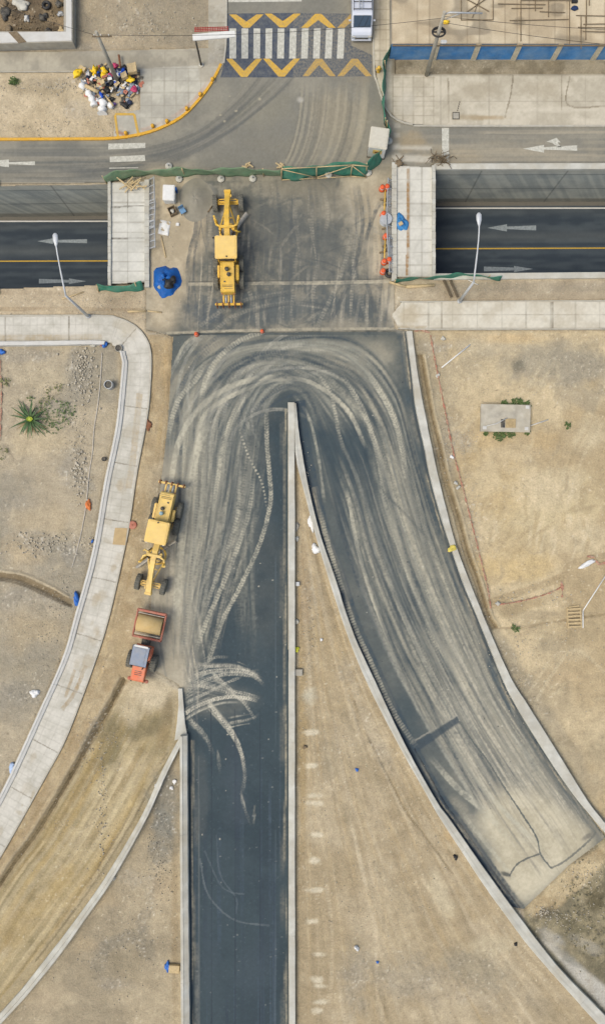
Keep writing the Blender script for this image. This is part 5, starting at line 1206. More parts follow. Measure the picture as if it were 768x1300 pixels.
# ---------------------------------------------------------------- walled plot top left
pl = empty('plot_wall', (0,0,0), 0, 'low white wall with a brown patch around the junk plot', 'wall')
A = pm([(-150,52),(0,49),(86,49),(86,-150)]); B = pm([(-150,67),(0,65),(97,62),(97,-150)])
MB().ribbon(A,B,[(0,-.1),(0,1.0),(1,1.0),(1,-.1)]).build('wall_core', m_conc_d, pl)
MB().ribbon(pm([(-150,54),(0,51),(89,50),(89,-150)]),pm([(-150,66),(0,64),(96,61),(96,-150)]),[(0,1.003),(0,1.06),(1,1.06),(1,1.003)]).build('coping', m_conc_w, pl)
a = pm([(25,58)])[0]; MB().prism(pm([(17,50.5),(28,50),(40,63),(30,64.5)]),1.062,1.10).build('brown_patch', m_wood_d, pl)
# ---------------------------------------------------------------- green net fences
def fence(P, h, label, material, wood=False, lean=0.0, name='net_fence', posts=22, feet=()):
    C, _ = resample(np.array(pm(P)), .25); n = len(C); ph = random.random()*6
    g = empty(name, (C[0][0], C[0][1], 0), 0, label, 'net fence'); ox, oy = C[0]
    T = np.gradient(C, axis=0); T /= np.hypot(T[:,0],T[:,1])[:,None]; Nn = np.stack([-T[:,1],T[:,0]],1)
    m = MB(); rows = 7; V = [[None]*n for _ in range(rows)]
    for j in range(rows):
        z = h*j/(rows-1)
        for i in range(n):
            w = .10*math.sin(i*.33+ph+z*2)+.06*math.sin(i*.9+z*3)+lean*z
            V[j][i] = m.bm.verts.new((C[i][0]-ox+Nn[i][0]*w, C[i][1]-oy+Nn[i][1]*w, max(.03, z+(.05*math.sin(i*.45+ph) if j==rows-1 else 0))))
    for j in range(rows-1):
        for i in range(n-1): f = m.bm.faces.new([V[j][i],V[j][i+1],V[j+1][i+1],V[j+1][i]]); f.smooth = True
    o = m.build('net', material, g, recalc=False); md = o.modifiers.new('thick','SOLIDIFY'); md.thickness = .02
    for i in range(0, n, posts):
        MB().cyl((C[i][0]-ox,C[i][1]-oy,0),(C[i][0]-ox+Nn[i][0]*lean*h,C[i][1]-oy+Nn[i][1]*lean*h,h+.12),.045,n=8).build('post', m_wood, g)
    if wood:
        m = MB()
        for i in range(0, n-1, 11):
            j = min(n-1, i+11); a = Vector((C[i][0]-ox,C[i][1]-oy,0)); b = Vector((C[j][0]-ox,C[j][1]-oy,0)); off = Vector((Nn[i][0],Nn[i][1],0))*-.16*wood; tp = Vector((Nn[i][0],Nn[i][1],0))*lean
            z0, z1 = (.25,h-.1) if (i//11)%2 else (h-.1,.25)
            m.tube([a+off+tp*z0+Vector((0,0,z0)), b+off+tp*z1+Vector((0,0,z1))],.04,6); m.tube([a+off+tp*h+Vector((0,0,h)), b+off+tp*h+Vector((0,0,h))],.045,6); m.tube([a+off+Vector((0,0,.15)), b+off+Vector((0,0,.15))],.04,6); m.tube([a+off+Vector((0,0,.1)), a+off+tp*h+Vector((0,0,h))],.04,6)
        m.build('brace', m_wood, g)
    return g
fence([(136,233),(152,227),(186,224),(230,223.5),(300,223),(358,224.5)],1.55,'long faded green net fence closing the bridge off from the street',m_green2,posts=26,lean=-.05)
fence([(358,227),(372,229),(395,226),(420,222),(440,222),(465,224)],1.75,'bright green net fence with a pale timber frame above the bridge',m_green,wood=1,posts=30,lean=.14)
fence([(465,221),(480,208),(490,196),(494,178),(490,162)],1.7,'green net fence curling round the white booth',m_green,posts=16,lean=.1)
fence([(490,162),(488,146),(486,128),(489,108),(489,86),(497,70)],1.6,'ragged green net fence beside the upper east pavement',m_green,posts=18,lean=.15)
fence([(126,371),(150,371.5),(183,367)],.75,'short sagging green net across the south end of the west bridge path',m_green,posts=12,lean=.5)
fence([(500,360),(530,356),(560,353),(600,352.5),(634,355)],.9,'low dark green net along the south rim of the sunken road',m_green,posts=30)
for i,(px,py,fr) in enumerate([(228,228,'west of the yellow grader'),(281,228,'directly above the yellow grader nose'),(321,227.5,'just east of the yellow grader nose'),(417,222.5,'under the peak of the timber frame'),(467,220,'where the net fences meet'),(215,212,'westmost north of the faded net'),(493,180,'beside the white booth')]):
    x,y,_ = W(px,py); g = empty('fence_foot',(x,y,.03),0,'round white concrete fence foot '+fr,'fence foot','concrete feet of the green net fences')
    MB().lathe([(.34,0),(.34,.14),(.3,.2),(.1,.22)],n=20).build('block',m_conc,g); MB().cyl((0,0,.2),(0,0,.55),.05).build('socket',m_galv,g)
    g.scale=(.9,.9,1)
for px,py,a,l in [(315,211,10,'pale crate debris leaning on the fence above the grader'),(358,211,0,'small pile of boards where the faded and bright nets meet'),(160,222,-20,'heap of broken timber at the west end of the net')]:
    x,y,_=W(px,py); rr=random.Random(px); m=MB()
    for k in range(5): m.box((x+rr.uniform(-.35,.35),y+rr.uniform(-.15,.15),.08+.05*k),(rr.uniform(.4,.9),.12,.05),rz=R(a+rr.uniform(-50,50)))
    tag(m.build('timber_heap',m_wood),l,'timber')
m=MB(); x,y,_=W(172,236); rr=random.Random(9)
for k in range(12): m.box((x+rr.uniform(-.8,.8),y+rr.uniform(-.35,.35),.25+.04*k),(rr.uniform(.6,1.7),.1,.05),rz=R(rr.uniform(-50,60)))
tag(m.build('timber_heap',m_wood),'pile of pale planks on the north end of the west bridge path','timber')
# ---------------------------------------------------------------- bridge railings lying / standing
def railing(px, py, L, rot, label, tall=1.0, tilt=0.0):
    x,y,_=W(px,py); g=empty('railing_frame',(x,y,.06),R(rot),label,'railing','steel railing frames on the bridge')
    m=MB()
    for s in (-1,1): m.box((s*tall/2,0,0),(.07,L,.07))
    for k in range(5): m.box((0,-L/2+.1+k*(L-.2)/4,0),(tall,.06,.06))
    f=m.build('frame',m_galv,g); f.rotation_euler=(0,R(tilt),0); f.location=(0,0,.1+abs(math.sin(R(tilt)))*tall/2)
    m=MB(); n=6
    for k in range(n): m.cyl((-tall/2+tall*(k+1)/(n+1),-L/2,0),(-tall/2+tall*(k+1)/(n+1),L/2,0),.014,n=6)
    b=m.build('bar',m_galv,g); b.rotation_euler=f.rotation_euler; b.location=f.location
railing(193.5,248,2.6,2,'northmost grey steel railing frame beside the west bridge path',.85,-40)
railing(193.5,275,2.2,-2,'second grey steel railing frame from the north beside the west bridge path',.85,-35)
railing(194,300,2.4,1,'third grey steel railing frame beside the west bridge path',.85,-40)
railing(494,252,3.0,-2,'grey steel railing frame beside the cones at the north end',.6,45)
railing(494.5,302,3.6,3,'grey steel railing frame beside the blue tarpaulin bundle',.8,45)
railing(497,326,3.0,0,'grey steel railing frame at the south end of the east path',.7,40)
# ---------------------------------------------------------------- cones and tape east of the crossing
def cone(px,py,label,flatcap=False,s=1.0):
    x,y,_=W(px,py); g=empty('traffic_cone',(x,y,.035),R(random.uniform(0,90)),label,'traffic cone','orange traffic cones on the bridge'); g.scale=(s,s,s)
    if flatcap:
        MB().lathe([(.3,0),(.3,.25),(.24,.3),(.22,.75),(.08,.82)],n=16).build('drum',m_cone,g)
        MB().lathe([(.245,.4),(.235,.55)],n=16).build('band',m_conc_w,g)
    else:
        MB().box((0,0,.03),(.5,.5,.06),bev=.015).build('foot',m_cone,g); MB().lathe([(.2,.06),(.05,.8),(.03,.82)],n=14).build('cone',m_cone,g); MB().lathe([(.15,.3),(.115,.46)],n=14).build('band',m_conc_w,g)
for px,py,l in [(484.5,241,'northmost orange drum on the east side of the bridge'),(490.5,240,'orange drum next to the northmost drum on the bridge'),(486,274,'orange drum beside the grey wheel on the bridge'),(489,302,'orange drum halfway down the east railings'),(487,334,'orange drum just above the southmost one on the bridge'),(485.5,346,'southmost orange drum beside the black tyre'),(493,332,'orange drum tucked against the southern railing')]: cone(px,py,l,True,.85)
cone(250,425,'small red cone at the joint on the west edge of the road',True,.65); cone(333,421,'small red cone at the joint above the median nose',True,.55)
# tape bars between
def bar(p0,p1,z,w,material,name,label,cat,group=None,z1=None):
    a=Vector(W(*p0)[:2]+(z,)); b=Vector(W(*p1)[:2]+(z if z1 is None else z1,)); o=MB().tube([a,b],w,8).build(name,material); return tag(o,label,cat,group)
bar((488,244),(487,270),.5,.05,m_yel,'barrier_bar','yellow bar linking the northern orange drums','barrier bar'); bar((488,306),(487,330),.5,.05,m_yel,'barrier_bar','yellow bar linking the southern orange drums','barrier bar'); 
x,y,_=W(489,281); g=empty('cable_reel',(x,y,.03),0,'grey cable reel standing among the orange drums','cable reel'); MB().lathe([(.5,0),(.5,.07),(.2,.08),(.2,.5),(.5,.51),(.5,.58)],n=22).build('spool',m_galv,g); MB().lathe([(.3,.1),(.33,.3),(.3,.48)],n=18).build('winding',m_conc_d,g)
def tyre(px,py,r,label,z=.03):
    x,y,_=W(px,py); A=np.linspace(0,2*math.pi,22); m=MB(); m.tube([(x+r*.68*math.cos(a),y+r*.68*math.sin(a),z+r*.3) for a in A],r*.32,10,cap=False); tag(m.build('old_tyre',m_black),label,'tyre')
tyre(493.5,347.5,.42,'black tyre lying at the south end of the east railings')
tyre(60,8,.4,'pale ring shaped tyre in the junk plot')
rr=random.Random(2)
for px,py,l in ((490,290,'dark timber scrap just south of the cable reel'),(487,320,'dark timber scrap north of the southern drums'),(492,262,'dark timber scrap north of the cable reel'),(488,255,'dark timber scrap south of the northern drums'),(491,312,'dark timber scrap beside the middle drum')):
    x,y,_=W(px,py); m=MB(); a=rr.uniform(-.3,.3); m.box((x,y,.12),(.8,.14,.14),rz=a,bev=.01); m.box((x+.1,y+.1,.2),(.6,.1,.1),rz=a+.5,bev=.01); tag(m.build('scrap_timber',m_wood_d),l,'timber')
# ---------------------------------------------------------------- tarpaulins, boxes, sheets
def tarp(px,py,rx,ry,h,label,material,seed=1,name='tarpaulin'):
    x,y,_=W(px,py); m=MB(); n=26; rings=12; rr=random.Random(seed); ph=[rr.uniform(0,6.28) for _ in range(8)]; prev=None
    c=m.bm.verts.new((x,y,h*1.0))
    for j in range(1,rings+1):
        t=j/rings; ring=[]
        for k in range(n):
            a=k*2*math.pi/n; q=1+.14*math.sin(2*a+ph[0])+.09*math.sin(3*a+ph[1])+.06*math.sin(7*a+ph[2])*t
            z=h*(1-t**2)*(1+.3*math.sin(a*3+ph[3])*math.sin(t*5+ph[4]))+.06*math.sin(a*5+t*9+ph[5])*(1-t)+.05*math.sin(9*a+ph[6]+t*4)*t*(1-t)*3
            ring.append(m.bm.verts.new((x+rx*q*t*math.cos(a),y+ry*q*t*math.sin(a),max(.045,z+.04))))
        for k in range(n):
            f=m.bm.faces.new([prev[k],ring[k],ring[(k+1)%n],prev[(k+1)%n]]) if prev else m.bm.faces.new([c,ring[k],ring[(k+1)%n]])
            f.smooth=(k*7+j)%3!=0
        prev=ring
    m.bm.faces.new([m.bm.verts.new((v.co.x,v.co.y,.03)) for v in prev][::-1])
    return tag(m.build(name,material),label,'tarpaulin')
tarp(212,357,1.05,1.5,.75,'blue tarpaulin draped over a heap at the bridge end',m_blue,4)
x,y,_=W(217,362); tag(MB().blob((x,y,.55),(1.1,1.1,.5),7,.35,3).build('dark_sack',m_black),'black sack lying on top of the blue tarpaulin heap','sack')
x,y,_=W(206,363); tag(MB().blob((x,y,.2),(.8,.9,.4),8,.3,2).build('grey_sack',m_conc_d),'grey sack at the side of the blue tarpaulin heap','sack')
tarp(509,283.5,.62,.85,.5,'small blue tarpaulin bundle on the east bridge path',mat('light_blue_tarp',(62,132,186),.6,var=.25,scale=4,bump=.5),9)
x,y,_=W(507,288); tag(MB().box((x,y,.75),(.35,.3,.12),rz=.5,bev=.03).build('paper_packet',m_wood),'tan packet lying on the small blue bundle','packet')
x,y,_=W(217,250.5); g=empty('white_container',(x,y,.03),R(-2),'white plastic chest standing by the railings west of the grader','chest'); MB().box((0,0,.45),(.95,1.25,.85),bev=.06).build('body',m_white,g); m=MB(); m.box((0,0,.93),(1.0,1.3,.12),bev=.04); m.box((0,0,1.0),(.8,1.08,.03),bev=.012); m.build('lid',m_white,g); MB().box((.56,.4,.5),(.12,.3,.7),bev=.03).build('drain_pipe',m_blue,g)
x,y,_=W(220,269.5); g=empty('crate',(x,y,.03),R(25),'small open brown crate south of the white chest','crate')
m=MB()
for s in (-1,1): m.box((s*.3,0,.22),(.05,.7,.44)); m.box((0,s*.33,.22),(.62,.05,.44))
m.box((0,0,.04),(.6,.66,.04)); m.build('box',m_wood_d,g)
m=MB(); m.blob((0,0,.15),(.4,.45,.3),4,.3,2); m.build('contents',m_conc,g)
x,y,_=W(233,270); g=empty('folding_chair',(x,y,.03),R(30),'pale blue folding chair near the sand pile','chair')
MB().box((0,0,.42),(.48,.45,.05),bev=.02).build('seat',mat('pale_blue_fabric',(112,150,180),.8),g); MB().box((0,.24,.7),(.48,.05,.5),bev=.02).build('backrest',bpy.data.materials['pale_blue_fabric'],g)
for a in (-1,1):
    for b in (-1,1): MB().cyl((a*.22,b*.2,0),(a*.22,-b*.15,.42),.02,n=6).build('leg',m_dark,g)
x,y,_=W(209,289.5); m=MB(); n=7
V=[[m.bm.verts.new((x+(i-3)*.15+(j-3)*.03,y+(j-3)*.2-(i-3)*.03,.06+.04*math.sin(i*1.3+j*.9)+.03*math.sin(j*2.1))) for i in range(n)] for j in range(n)]
for j in range(n-1):
    for i in range(n-1): m.bm.faces.new([V[j][i],V[j][i+1],V[j+1][i+1],V[j+1][i]]).smooth=True
o=tag(m.build('white_sheet',m_white),'crumpled white sheet on the dirt west of the grader','sheet'); md=o.modifiers.new('t','SOLIDIFY'); md.thickness=.02
bar((205,300),(211,327),.08,.06,m_wood,'pole_on_ground','pale thin pole on the dirt below the white sheet','pole')
x,y,_=W(226,285.5); tag(MB().box((x,y,.1),(.28,.25,.16),bev=.03).build('white_block',m_white),'tiny white block between the sheet and the grader','block')
# smooth pile of sand (counts as ground cover)
def mound(px,py,rx,ry,h,col,label,seed=1,name='sand_pile'):
    x,y,_=W(px,py); m=MB(); n=40; c=m.bm.verts.new((x,y,h)); prev=None; rr=random.Random(seed); ph=[rr.uniform(0,6.3) for _ in range(4)]
    for j in range(1,15):
        t=j/14; ring=[m.bm.verts.new((x+rx*t*(1+.07*math.sin(3*a+ph[0]))*math.cos(a),y+ry*t*(1+.07*math.sin(2*a+ph[1]))*math.sin(a),max(.0,h*(math.cos(t*math.pi)+1)/2+.02*math.sin(5*a+t*7)*(1-t))+.028)) for a in [k*2*math.pi/n for k in range(n)]]
        for k in range(n):
            f=m.bm.faces.new([prev[k],ring[k],ring[(k+1)%n],prev[(k+1)%n]]) if prev else m.bm.faces.new([c,ring[k],ring[(k+1)%n]]); f.smooth=True
        prev=ring
    return tag(m.build(name,mat(name+str(seed),col,.97,var=.08,scale=3,bump=.3,dust=.3,dustcol=(160,154,136))),label,'sand pile')
mound(249,254,1.5,1.8,.5,(142,138,122),'low smooth mound of grey sand west of the grader nose')
# ---------------------------------------------------------------- timber and pipes lying about
for (p0,p1,w,mt,l,c) in [((163,396),(186,395),.09,m_wood,'tan board on the bank above the footpath bend','board'),((188,395),(206,397),.06,m_wood,'short pale board near the corner of the footpath','board'),((80,380),(107,371),.05,m_wood,'thin pale lath beside the west street lamp','lath'),
    ((494,358.5),(515,364.5),.1,m_wood,'thick pale plank west of the two at the bridge end','plank'),((515,364.5),(551,362.5),.13,m_wood,'long pale plank south of the bridge east path','plank'),((560,467),(596,438),.06,m_white,'long white pole lying in the east lot','pole'),
    ((668,542),(695,533),.05,m_conc_w,'thin white stick beside the concrete slab','stick'),((739,775),(772,724),.05,m_white,'long white pipe slanting up from the pallet','pipe'),((739,775),(739,797),.05,m_white,'short white pipe beside the pallet','pipe'),
    ((594,356),(606,362),.03,m_white,'small white rod beside the two dark boards','rod'),((264,270),(270,262),.05,m_wood_d,'short dark stick west of the grader frame','stick')]:
    bar(p0,p1,.1,w,mt,c,l,c)
for px,py,a,l in ((567,368,24,'left one of two leaning dark boards by the lamp'),(575,368,24,'right one of two leaning dark boards by the lamp')):
    x,y,_=W(px,py); tag(MB().box((x,y,.35),(.34,1.6,.06),rz=R(a),ry=R(35),bev=.01).build('board',m_wood_d),l,'board')
# tangle at the stop line
x,y,_=W(558,204); m=MB(); rr=random.Random(8)
for k in range(34):
    a=Vector((x+rr.uniform(-.7,.7),y+rr.uniform(-.4,.4),.05)); m.tube([a,a+Vector((rr.uniform(-.5,.5),rr.uniform(-.5,.5),rr.uniform(.1,.6))),a+Vector((rr.uniform(-.8,.8),rr.uniform(-.6,.6),rr.uniform(.0,.4)))],.025,5)
tag(m.build('brushwood_heap',m_wood_d),'tangled dark brushwood at the foot of the stop line','brushwood')
x,y,_=W(505,209); m=MB()
for k in range(16): 
    a=Vector((x+rr.uniform(-.4,.4),y+rr.uniform(-.4,.4),.05)); m.tube([a,a+Vector((rr.uniform(-.4,.4),rr.uniform(-.4,.4),rr.uniform(.1,.4)))],.03,5)
m.blob((x,y,.1),(.6,.5,.4),3,.4,2); tag(m.build('rubbish_bundle',m_wood_d),'small dark bundle at the north end of the east path','bundle')
# ---------------------------------------------------------------- east lot
x,y,_=W(641,531,.5); g=empty('concrete_tank',(x,y,0),R(-1.2),'pale concrete slab tank with a square hatch in the east lot','concrete tank')
MB().box((0,0,.22),(4.0,2.2,.55),bev=.02).build('body',m_conc_d,g); sl_=MB().box((0,0,.55),(4.15,2.3,.12),bev=.015).build('top_slab',mat('stained_slab',(184,178,160),.9,var=.22,scale=1.6,dust=.4),g)
m=MB(); m.box((.42,-.42,.64),(.85,.75,.07),bev=.01); m.cyl((.42,-.42,.66),(.42,-.42,.72),.14); m.build('hatch',mat('hatch_tan',(176,156,116),.9),sl_)
MB().box((-.22,-.45,.615),(.34,.7,.02)).build('dark_opening',m_dark,sl_)
for a,b in ((-1.75,-.85),(1.75,-.85),(1.8,.95)): MB().box((a,b,.65),(.32,.28,.08),bev=.02).build('corner_block',m_conc_w,sl_)
MB().tube([(-1.6,-.7,.68),(-.8,-.5,.75),(.1,.0,.7)],.04,6).build('loose_pipe',m_conc_w,sl_)
def weeds(spots,label,col,name='weeds',leaf=.16,seed=1):
    rr=random.Random(seed); m=MB()
    for px,py,r,n in spots:
        x,y,_=W(px,py)
        for k in range(n):
            a=rr.uniform(0,6.28); d=r*math.sqrt(rr.random()); c=Vector((x+d*math.cos(a),y+d*math.sin(a),rr.uniform(.02,.3))); b=rr.uniform(0,6.28); L=leaf*rr.uniform(.6,1.6)
            u=Vector((math.cos(b),math.sin(b),rr.uniform(-.2,.7)))*L; v=Vector((-math.sin(b),math.cos(b),rr.uniform(-.3,.3)))*L*.35
            m._put([c-u*.1,c+u*.4+v,c+u,c+u*.4-v],[(0,1,2,3)])
    o=m.build(name,mat('leaf_'+name+str(seed),col,.7,var=.35,scale=7,dust=.2),recalc=False); return o
for sp,l,sd in [([(655,512,.45,120),(640,513,.3,40),(668,514,.3,60)],'green weeds along the north edge of the concrete tank',1),([(633,552,.5,120),(648,551,.3,50),(668,548,.25,40),(616,551,.2,20)],'green weeds along the south edge of the concrete tank',2),([(652,797,.3,30),(720,540,.25,30)],'low green weeds by the gully corner in the east lot',3),([(740,1115,1.6,40),(720,1140,1.6,40),(755,1155,1.8,50),(735,1180,1.6,40),(760,1205,1.5,30)],'dry weeds on the broken ground past the ramp end',4),([(18,104,.35,60),(40,506,.2,10)],'small green weed tuft in the north dirt strip',5)]:
    o=weeds(sp,l,(74,100,44) if sd!=4 else (120,112,80),seed=sd); tag(o,l,'weeds',kind='stuff')
x,y,_=W(728,784); g=empty('timber_pallet',(x,y,.02),R(3),'pale slatted timber pallet in the east lot','pallet')
for s in (-1,1): MB().box((s*.55,0,.06),(.09,1.7,.1)).build('runner',m_wood,g)
for k in range(6): MB().box((0,-.75+k*.3,.13),(1.2,.13,.03)).build('slat',m_wood,g)
MB().box((0,.95,.08),(.9,.1,.06),rz=.1).build('slat',m_wood,g)
# red mesh lying along the lot edge
def meshband(P,w,label,z=.09,seed=1):
    C,_=resample(catmull(P,3),1.5); rr=random.Random(seed); m=MB()
    A=[];B=[]
    T=np.gradient(C,axis=0);T/=np.hypot(T[:,0],T[:,1])[:,None]+1e-9
    for i,(c,t) in enumerate(zip(C,T)):
        ww=w*(.55+.45*math.sin(i*.7+seed)*math.sin(i*.23)); jj=rr.uniform(-.25,.25)
        A.append(m.bm.verts.new(((c[0]-t[1]*ww/2+jj-384)/15,(650-(c[1]+t[0]*ww/2))/15,z+rr.uniform(0,.08)))); B.append(m.bm.verts.new(((c[0]+t[1]*ww/2+jj-384)/15,(650-(c[1]-t[0]*ww/2))/15,z+rr.uniform(0,.08))))
    for i in range(len(A)-1):
        m.bm.faces.new([A[i],A[i+1],B[i+1],B[i]])
    o=tag(m.build('safety_mesh',m_redmesh),label,'safety mesh'); md=o.modifiers.new('t','SOLIDIFY'); md.thickness=.012; return o
meshband([(525,421),(536,420),(545,423)],3.5,'faded red safety mesh at the top corner of the east lot',seed=2)
meshband([(546,426),(550,450),(556,480),(562,510),(568,540),(575,575),(583,605),(592,640),(602,680),(612,720),(619,750),(622,772)],2.6,'long fallen red safety mesh along the gully in the east lot',seed=3)
meshband([(629,768),(660,763),(690,755),(710,746),(712,741)],2.4,'fallen red safety mesh across the middle of the east lot',seed=4)
meshband([(711,738),(713,748),(712,758)],4.5,'crumpled red safety mesh above the pallet',seed=5)
meshband([(744,706),(754,708),(758,716),(768,714)],4,'red safety mesh by the white plastic at the east edge',seed=6)
meshband([(0,445),(3,500),(1,560)],2.2,'faded red safety mesh at the west edge of the lot',seed=7)
# ---------------------------------------------------------------- loose litter, each its own thing
def litter(px,py,dx,dy,dz,mt,label,cat,name,seed=0,rz=0,boxy=False):
    x,y,_=W(px,py); m=MB()
    if boxy: m.box((x,y,dz/2+.03),(dx,dy,dz),rz=R(rz),bev=.02)
    else: m.blob((x,y,.02),(dx,dy,dz),seed or int(px*7+py),.35,3,R(rz))
    return tag(m.build(name,mt),label,cat)
m_plast=mat('white_plastic',(232,232,226),.5,var=.08,scale=8,bump=.5); m_bluep=mat('blue_plastic',(52,110,190),.5,var=.2,scale=8)
litter(395,664,.45,1.1,.25,m_plast,'long torn white plastic against the curved barrier, upper one','plastic','plastic_sheet',rz=10)
litter(401,697,.7,.75,.3,m_plast,'round torn white plastic against the curved barrier, lower one','plastic','plastic_sheet')
litter(377,668,.3,.7,.2,m_conc_d,'grey rags against the straight barrier beside the torn plastic','rags','rags'); litter(377,684,.25,.4,.18,m_conc,'pale rags a little below the grey rags','rags','rags')
litter(379,853,.65,.55,.3,m_conc_d,'grey box against the straight barrier in the median','box','grey_box',boxy=True); litter(377,824,.35,.45,.3,mat('lime_plastic',(214,214,70),.6),'lime yellow bag against the straight barrier','bag','bag')
litter(378,741,.3,.35,.3,m_galv,'small grey canister against the straight barrier','canister','canister',boxy=True); litter(377,789,.3,.4,.25,m_conc,'pale stone against the straight barrier','stone','stone'); litter(408,812,.25,.25,.15,m_plast,'white scrap alone in the middle of the median','scrap','scrap')
litter(453,977,.3,.3,.15,m_bluep,'small blue scrap in the median','scrap','scrap'); litter(452.5,1202.5,.38,.38,.35,m_plast,'white bucket in the lower median','bucket','bucket'); litter(479,1221,.25,.2,.12,m_bluep,'tiny blue scrap in the lower median','scrap','scrap')
litter(387,948,.4,.3,.2,m_wood_d,'dark twig bundle near the straight barrier','twigs','twigs'); litter(578,1088,.35,.45,.2,m_black,'black clod left of the ramp end','clod','clod'); litter(654,1198,.3,.3,.2,m_black,'small black clod near the lower right barrier','clod','clod')
litter(222,1228,.9,.65,.3,m_wood,'cream sack leaning on the ramp wall at the lower left','sack','sack',boxy=True,rz=-5); litter(213.5,1226,.4,.75,.35,m_bluep,'blue sack beside the cream sack at the lower left','sack','sack')
litter(572,696,.7,.55,.25,mat('straw_yellow',(214,196,96),.9),'yellow straw bundle on the east ramp barrier','straw bundle','straw_bundle').location.z=.45
litter(98.5,761,.45,1.1,.45,m_bluep,'crumpled blue sack beside the west path wall','sack','sack',rz=15); litter(113,641,.45,.85,.35,mat('orange_bag',(226,130,70),.7),'orange and white bag in the west lot','bag','bag',rz=5); litter(118,687,.2,.3,.2,m_bluep,'tiny blue scrap by the west path wall','scrap','scrap')
litter(45,880,.7,.6,.25,m_plast,'torn white plastic in the lower west lot','plastic','plastic_sheet'); litter(17,975,.6,.9,.3,mat('blue_white_bag',(176,196,222),.7),'pale blue and white bag by the lower path wall','bag','bag',rz=-20)
litter(134,438,.45,.45,.35,m_bluep,'blue sack at the bend of the footpath','sack','sack'); litter(130,437,.3,.3,.3,mat('pink_cloth',(206,110,120),.8),'small pink cloth next to the blue sack at the bend','cloth','cloth')
litter(4,447,.5,.4,.3,m_bluep,'blue scrap at the west edge of the lot','scrap','scrap')
litter(188,539,.5,.9,.12,m_rust,'rust red clod on the ochre shoulder','clod','clod',rz=10)
litter(119,436,.9,.5,.2,m_conc,'light grey rubble lump by the wall corner','lump','rubble_lump'); litter(200,996,.3,.5,.15,m_plast,'white scrap in the gravel triangle, upper','scrap','scrap',rz=-30); litter(222,992,.3,.35,.15,m_plast,'white scrap by the ramp wall','scrap','scrap'); litter(218,1000,.35,.3,.15,m_plast,'white scrap below the ramp wall top','scrap','scrap')
litter(744,716,1.4,.4,.2,m_plast,'long white plastic strip at the east edge of the lot','plastic','plastic_strip',rz=20); litter(573,580,.35,.3,.25,m_plast,'white bottle on the gravel beside the east kerb','bottle','bottle')
for px,py,l in ((631,766,'pale stone at the west end of the red mesh'),(555,477,'pale stone next to the fallen red mesh, upper'),(578,613,'upper pale stone of two by the red mesh'),(581,619,'lower pale stone of two by the red mesh'),(562,430,'pale stone near the top corner of the east lot'),(145,1114,'pale block resting by the long curved barrier')): litter(px,py,.35,.32,.25,m_conc,l,'stone','stone')
x,y,_=W(156,685); 
# board on the footpath, lid beside it, barrel and buckets
x,y,_=W(153.5,681); tag(MB().prism(pm([(147,670),(162.5,670.5),(160,692),(144,691)]),.14,.17).build('plywood_sheet',mat('plywood',(190,166,122),.85,var=.1,scale=3)),'brown plywood sheet lying on the curved footpath','plywood sheet')
x,y,_=W(169,666.5); g=empty('red_barrel_lid',(x,y,.02),0,'round red lid on the shoulder beside the plywood','lid'); MB().lathe([(.36,0),(.36,.1),(.3,.12),(.1,.14)],n=20).build('disc',m_red,g); MB().cyl((0,0,.12),(0,0,.2),.05).build('knob',m_rust,g)
def bucket(px,py,r,h,label,mt):
    x,y,_=W(px,py); g=empty('bucket',(x,y,.02),0,label,'bucket'); m=MB(); A=[(r*math.cos(a),r*math.sin(a)) for a in np.linspace(0,2*math.pi,21)]; B=[(r*.86*math.cos(a),r*.86*math.sin(a)) for a in np.linspace(0,2*math.pi,21)]
    m.ribbon(A,B,[(0,0),(0,h),(1,h),(1,0)]).build('rim',mt,g); MB().cyl((0,0,.02),(0,0,h*.8),r*.85,n=18).build('contents',m_dark,g)
bucket(140.5,490,.36,.75,'grey barrel with dark contents by the path wall',m_galv)
bucket(152,443,.3,.4,'grey tub at the bend of the white wall',m_conc_d)
bucket(133,583,.18,.25,'small black pot by the path wall',m_black)
# white rope
P=[(130,448),(129,470),(127,495),(124,520),(120,545),(118,575),(114,600),(110,640),(105,670),(98,700),(92,720)]
C=catmull(P,5); tag(MB().tube([(p[0],p[1],.07) for p in pm(C)],.03,6).build('rope',mat('white_rope',(214,206,190),.9)),'long white rope lying across the west lot','rope')
# box inlet at the north-east pavement
x,y,_=W(578,148); g=empty('inspection_cover',(x,y,.12),0,'small dark framed cover in the north east pavement','cover'); m=MB()
for s in (-1,1): m.box((s*.27,0,.02),(.06,.6,.04)); m.box((0,s*.27,.02),(.48,.06,.04))
m.build('frame',m_dark,g); MB().box((0,0,.012),(.48,.48,.02)).build('lid',m_conc_d,g)
for k in range(6): 
    pass
m=MB()
for k in range(5): x,y,_=W(580+k*.7,141-k*2.6); m.box((x,y,.135),(.08,.1,.03))
tag(m.build('chain',m_dark),'short dark chain on the north east pavement','chain')
# bollards on the kerb curve
for px,py,l in [(270.5,103,'yellow kerb stub nearest the gantry sign'),(255,122,'second yellow kerb stub from the gantry sign'),(238,140,'third yellow kerb stub, mid curve'),(213,156,'fourth yellow kerb stub, past mid curve'),(195,162,'yellow kerb stub nearest the red paint'),(161,171,'rounded yellow kerb stub at the pavement ramp')]:
    x,y,_=W(px,py); g=empty('kerb_stub',(x,y,.115),0,l,'kerb stub','yellow stubs along the curved kerb'); MB().lathe([(.17,0),(.15,.3),(.08,.38)],n=14).build('post',m_yel_kerb,g); MB().lathe([(.2,0),(.2,.04)],n=14).build('foot',m_conc,g)
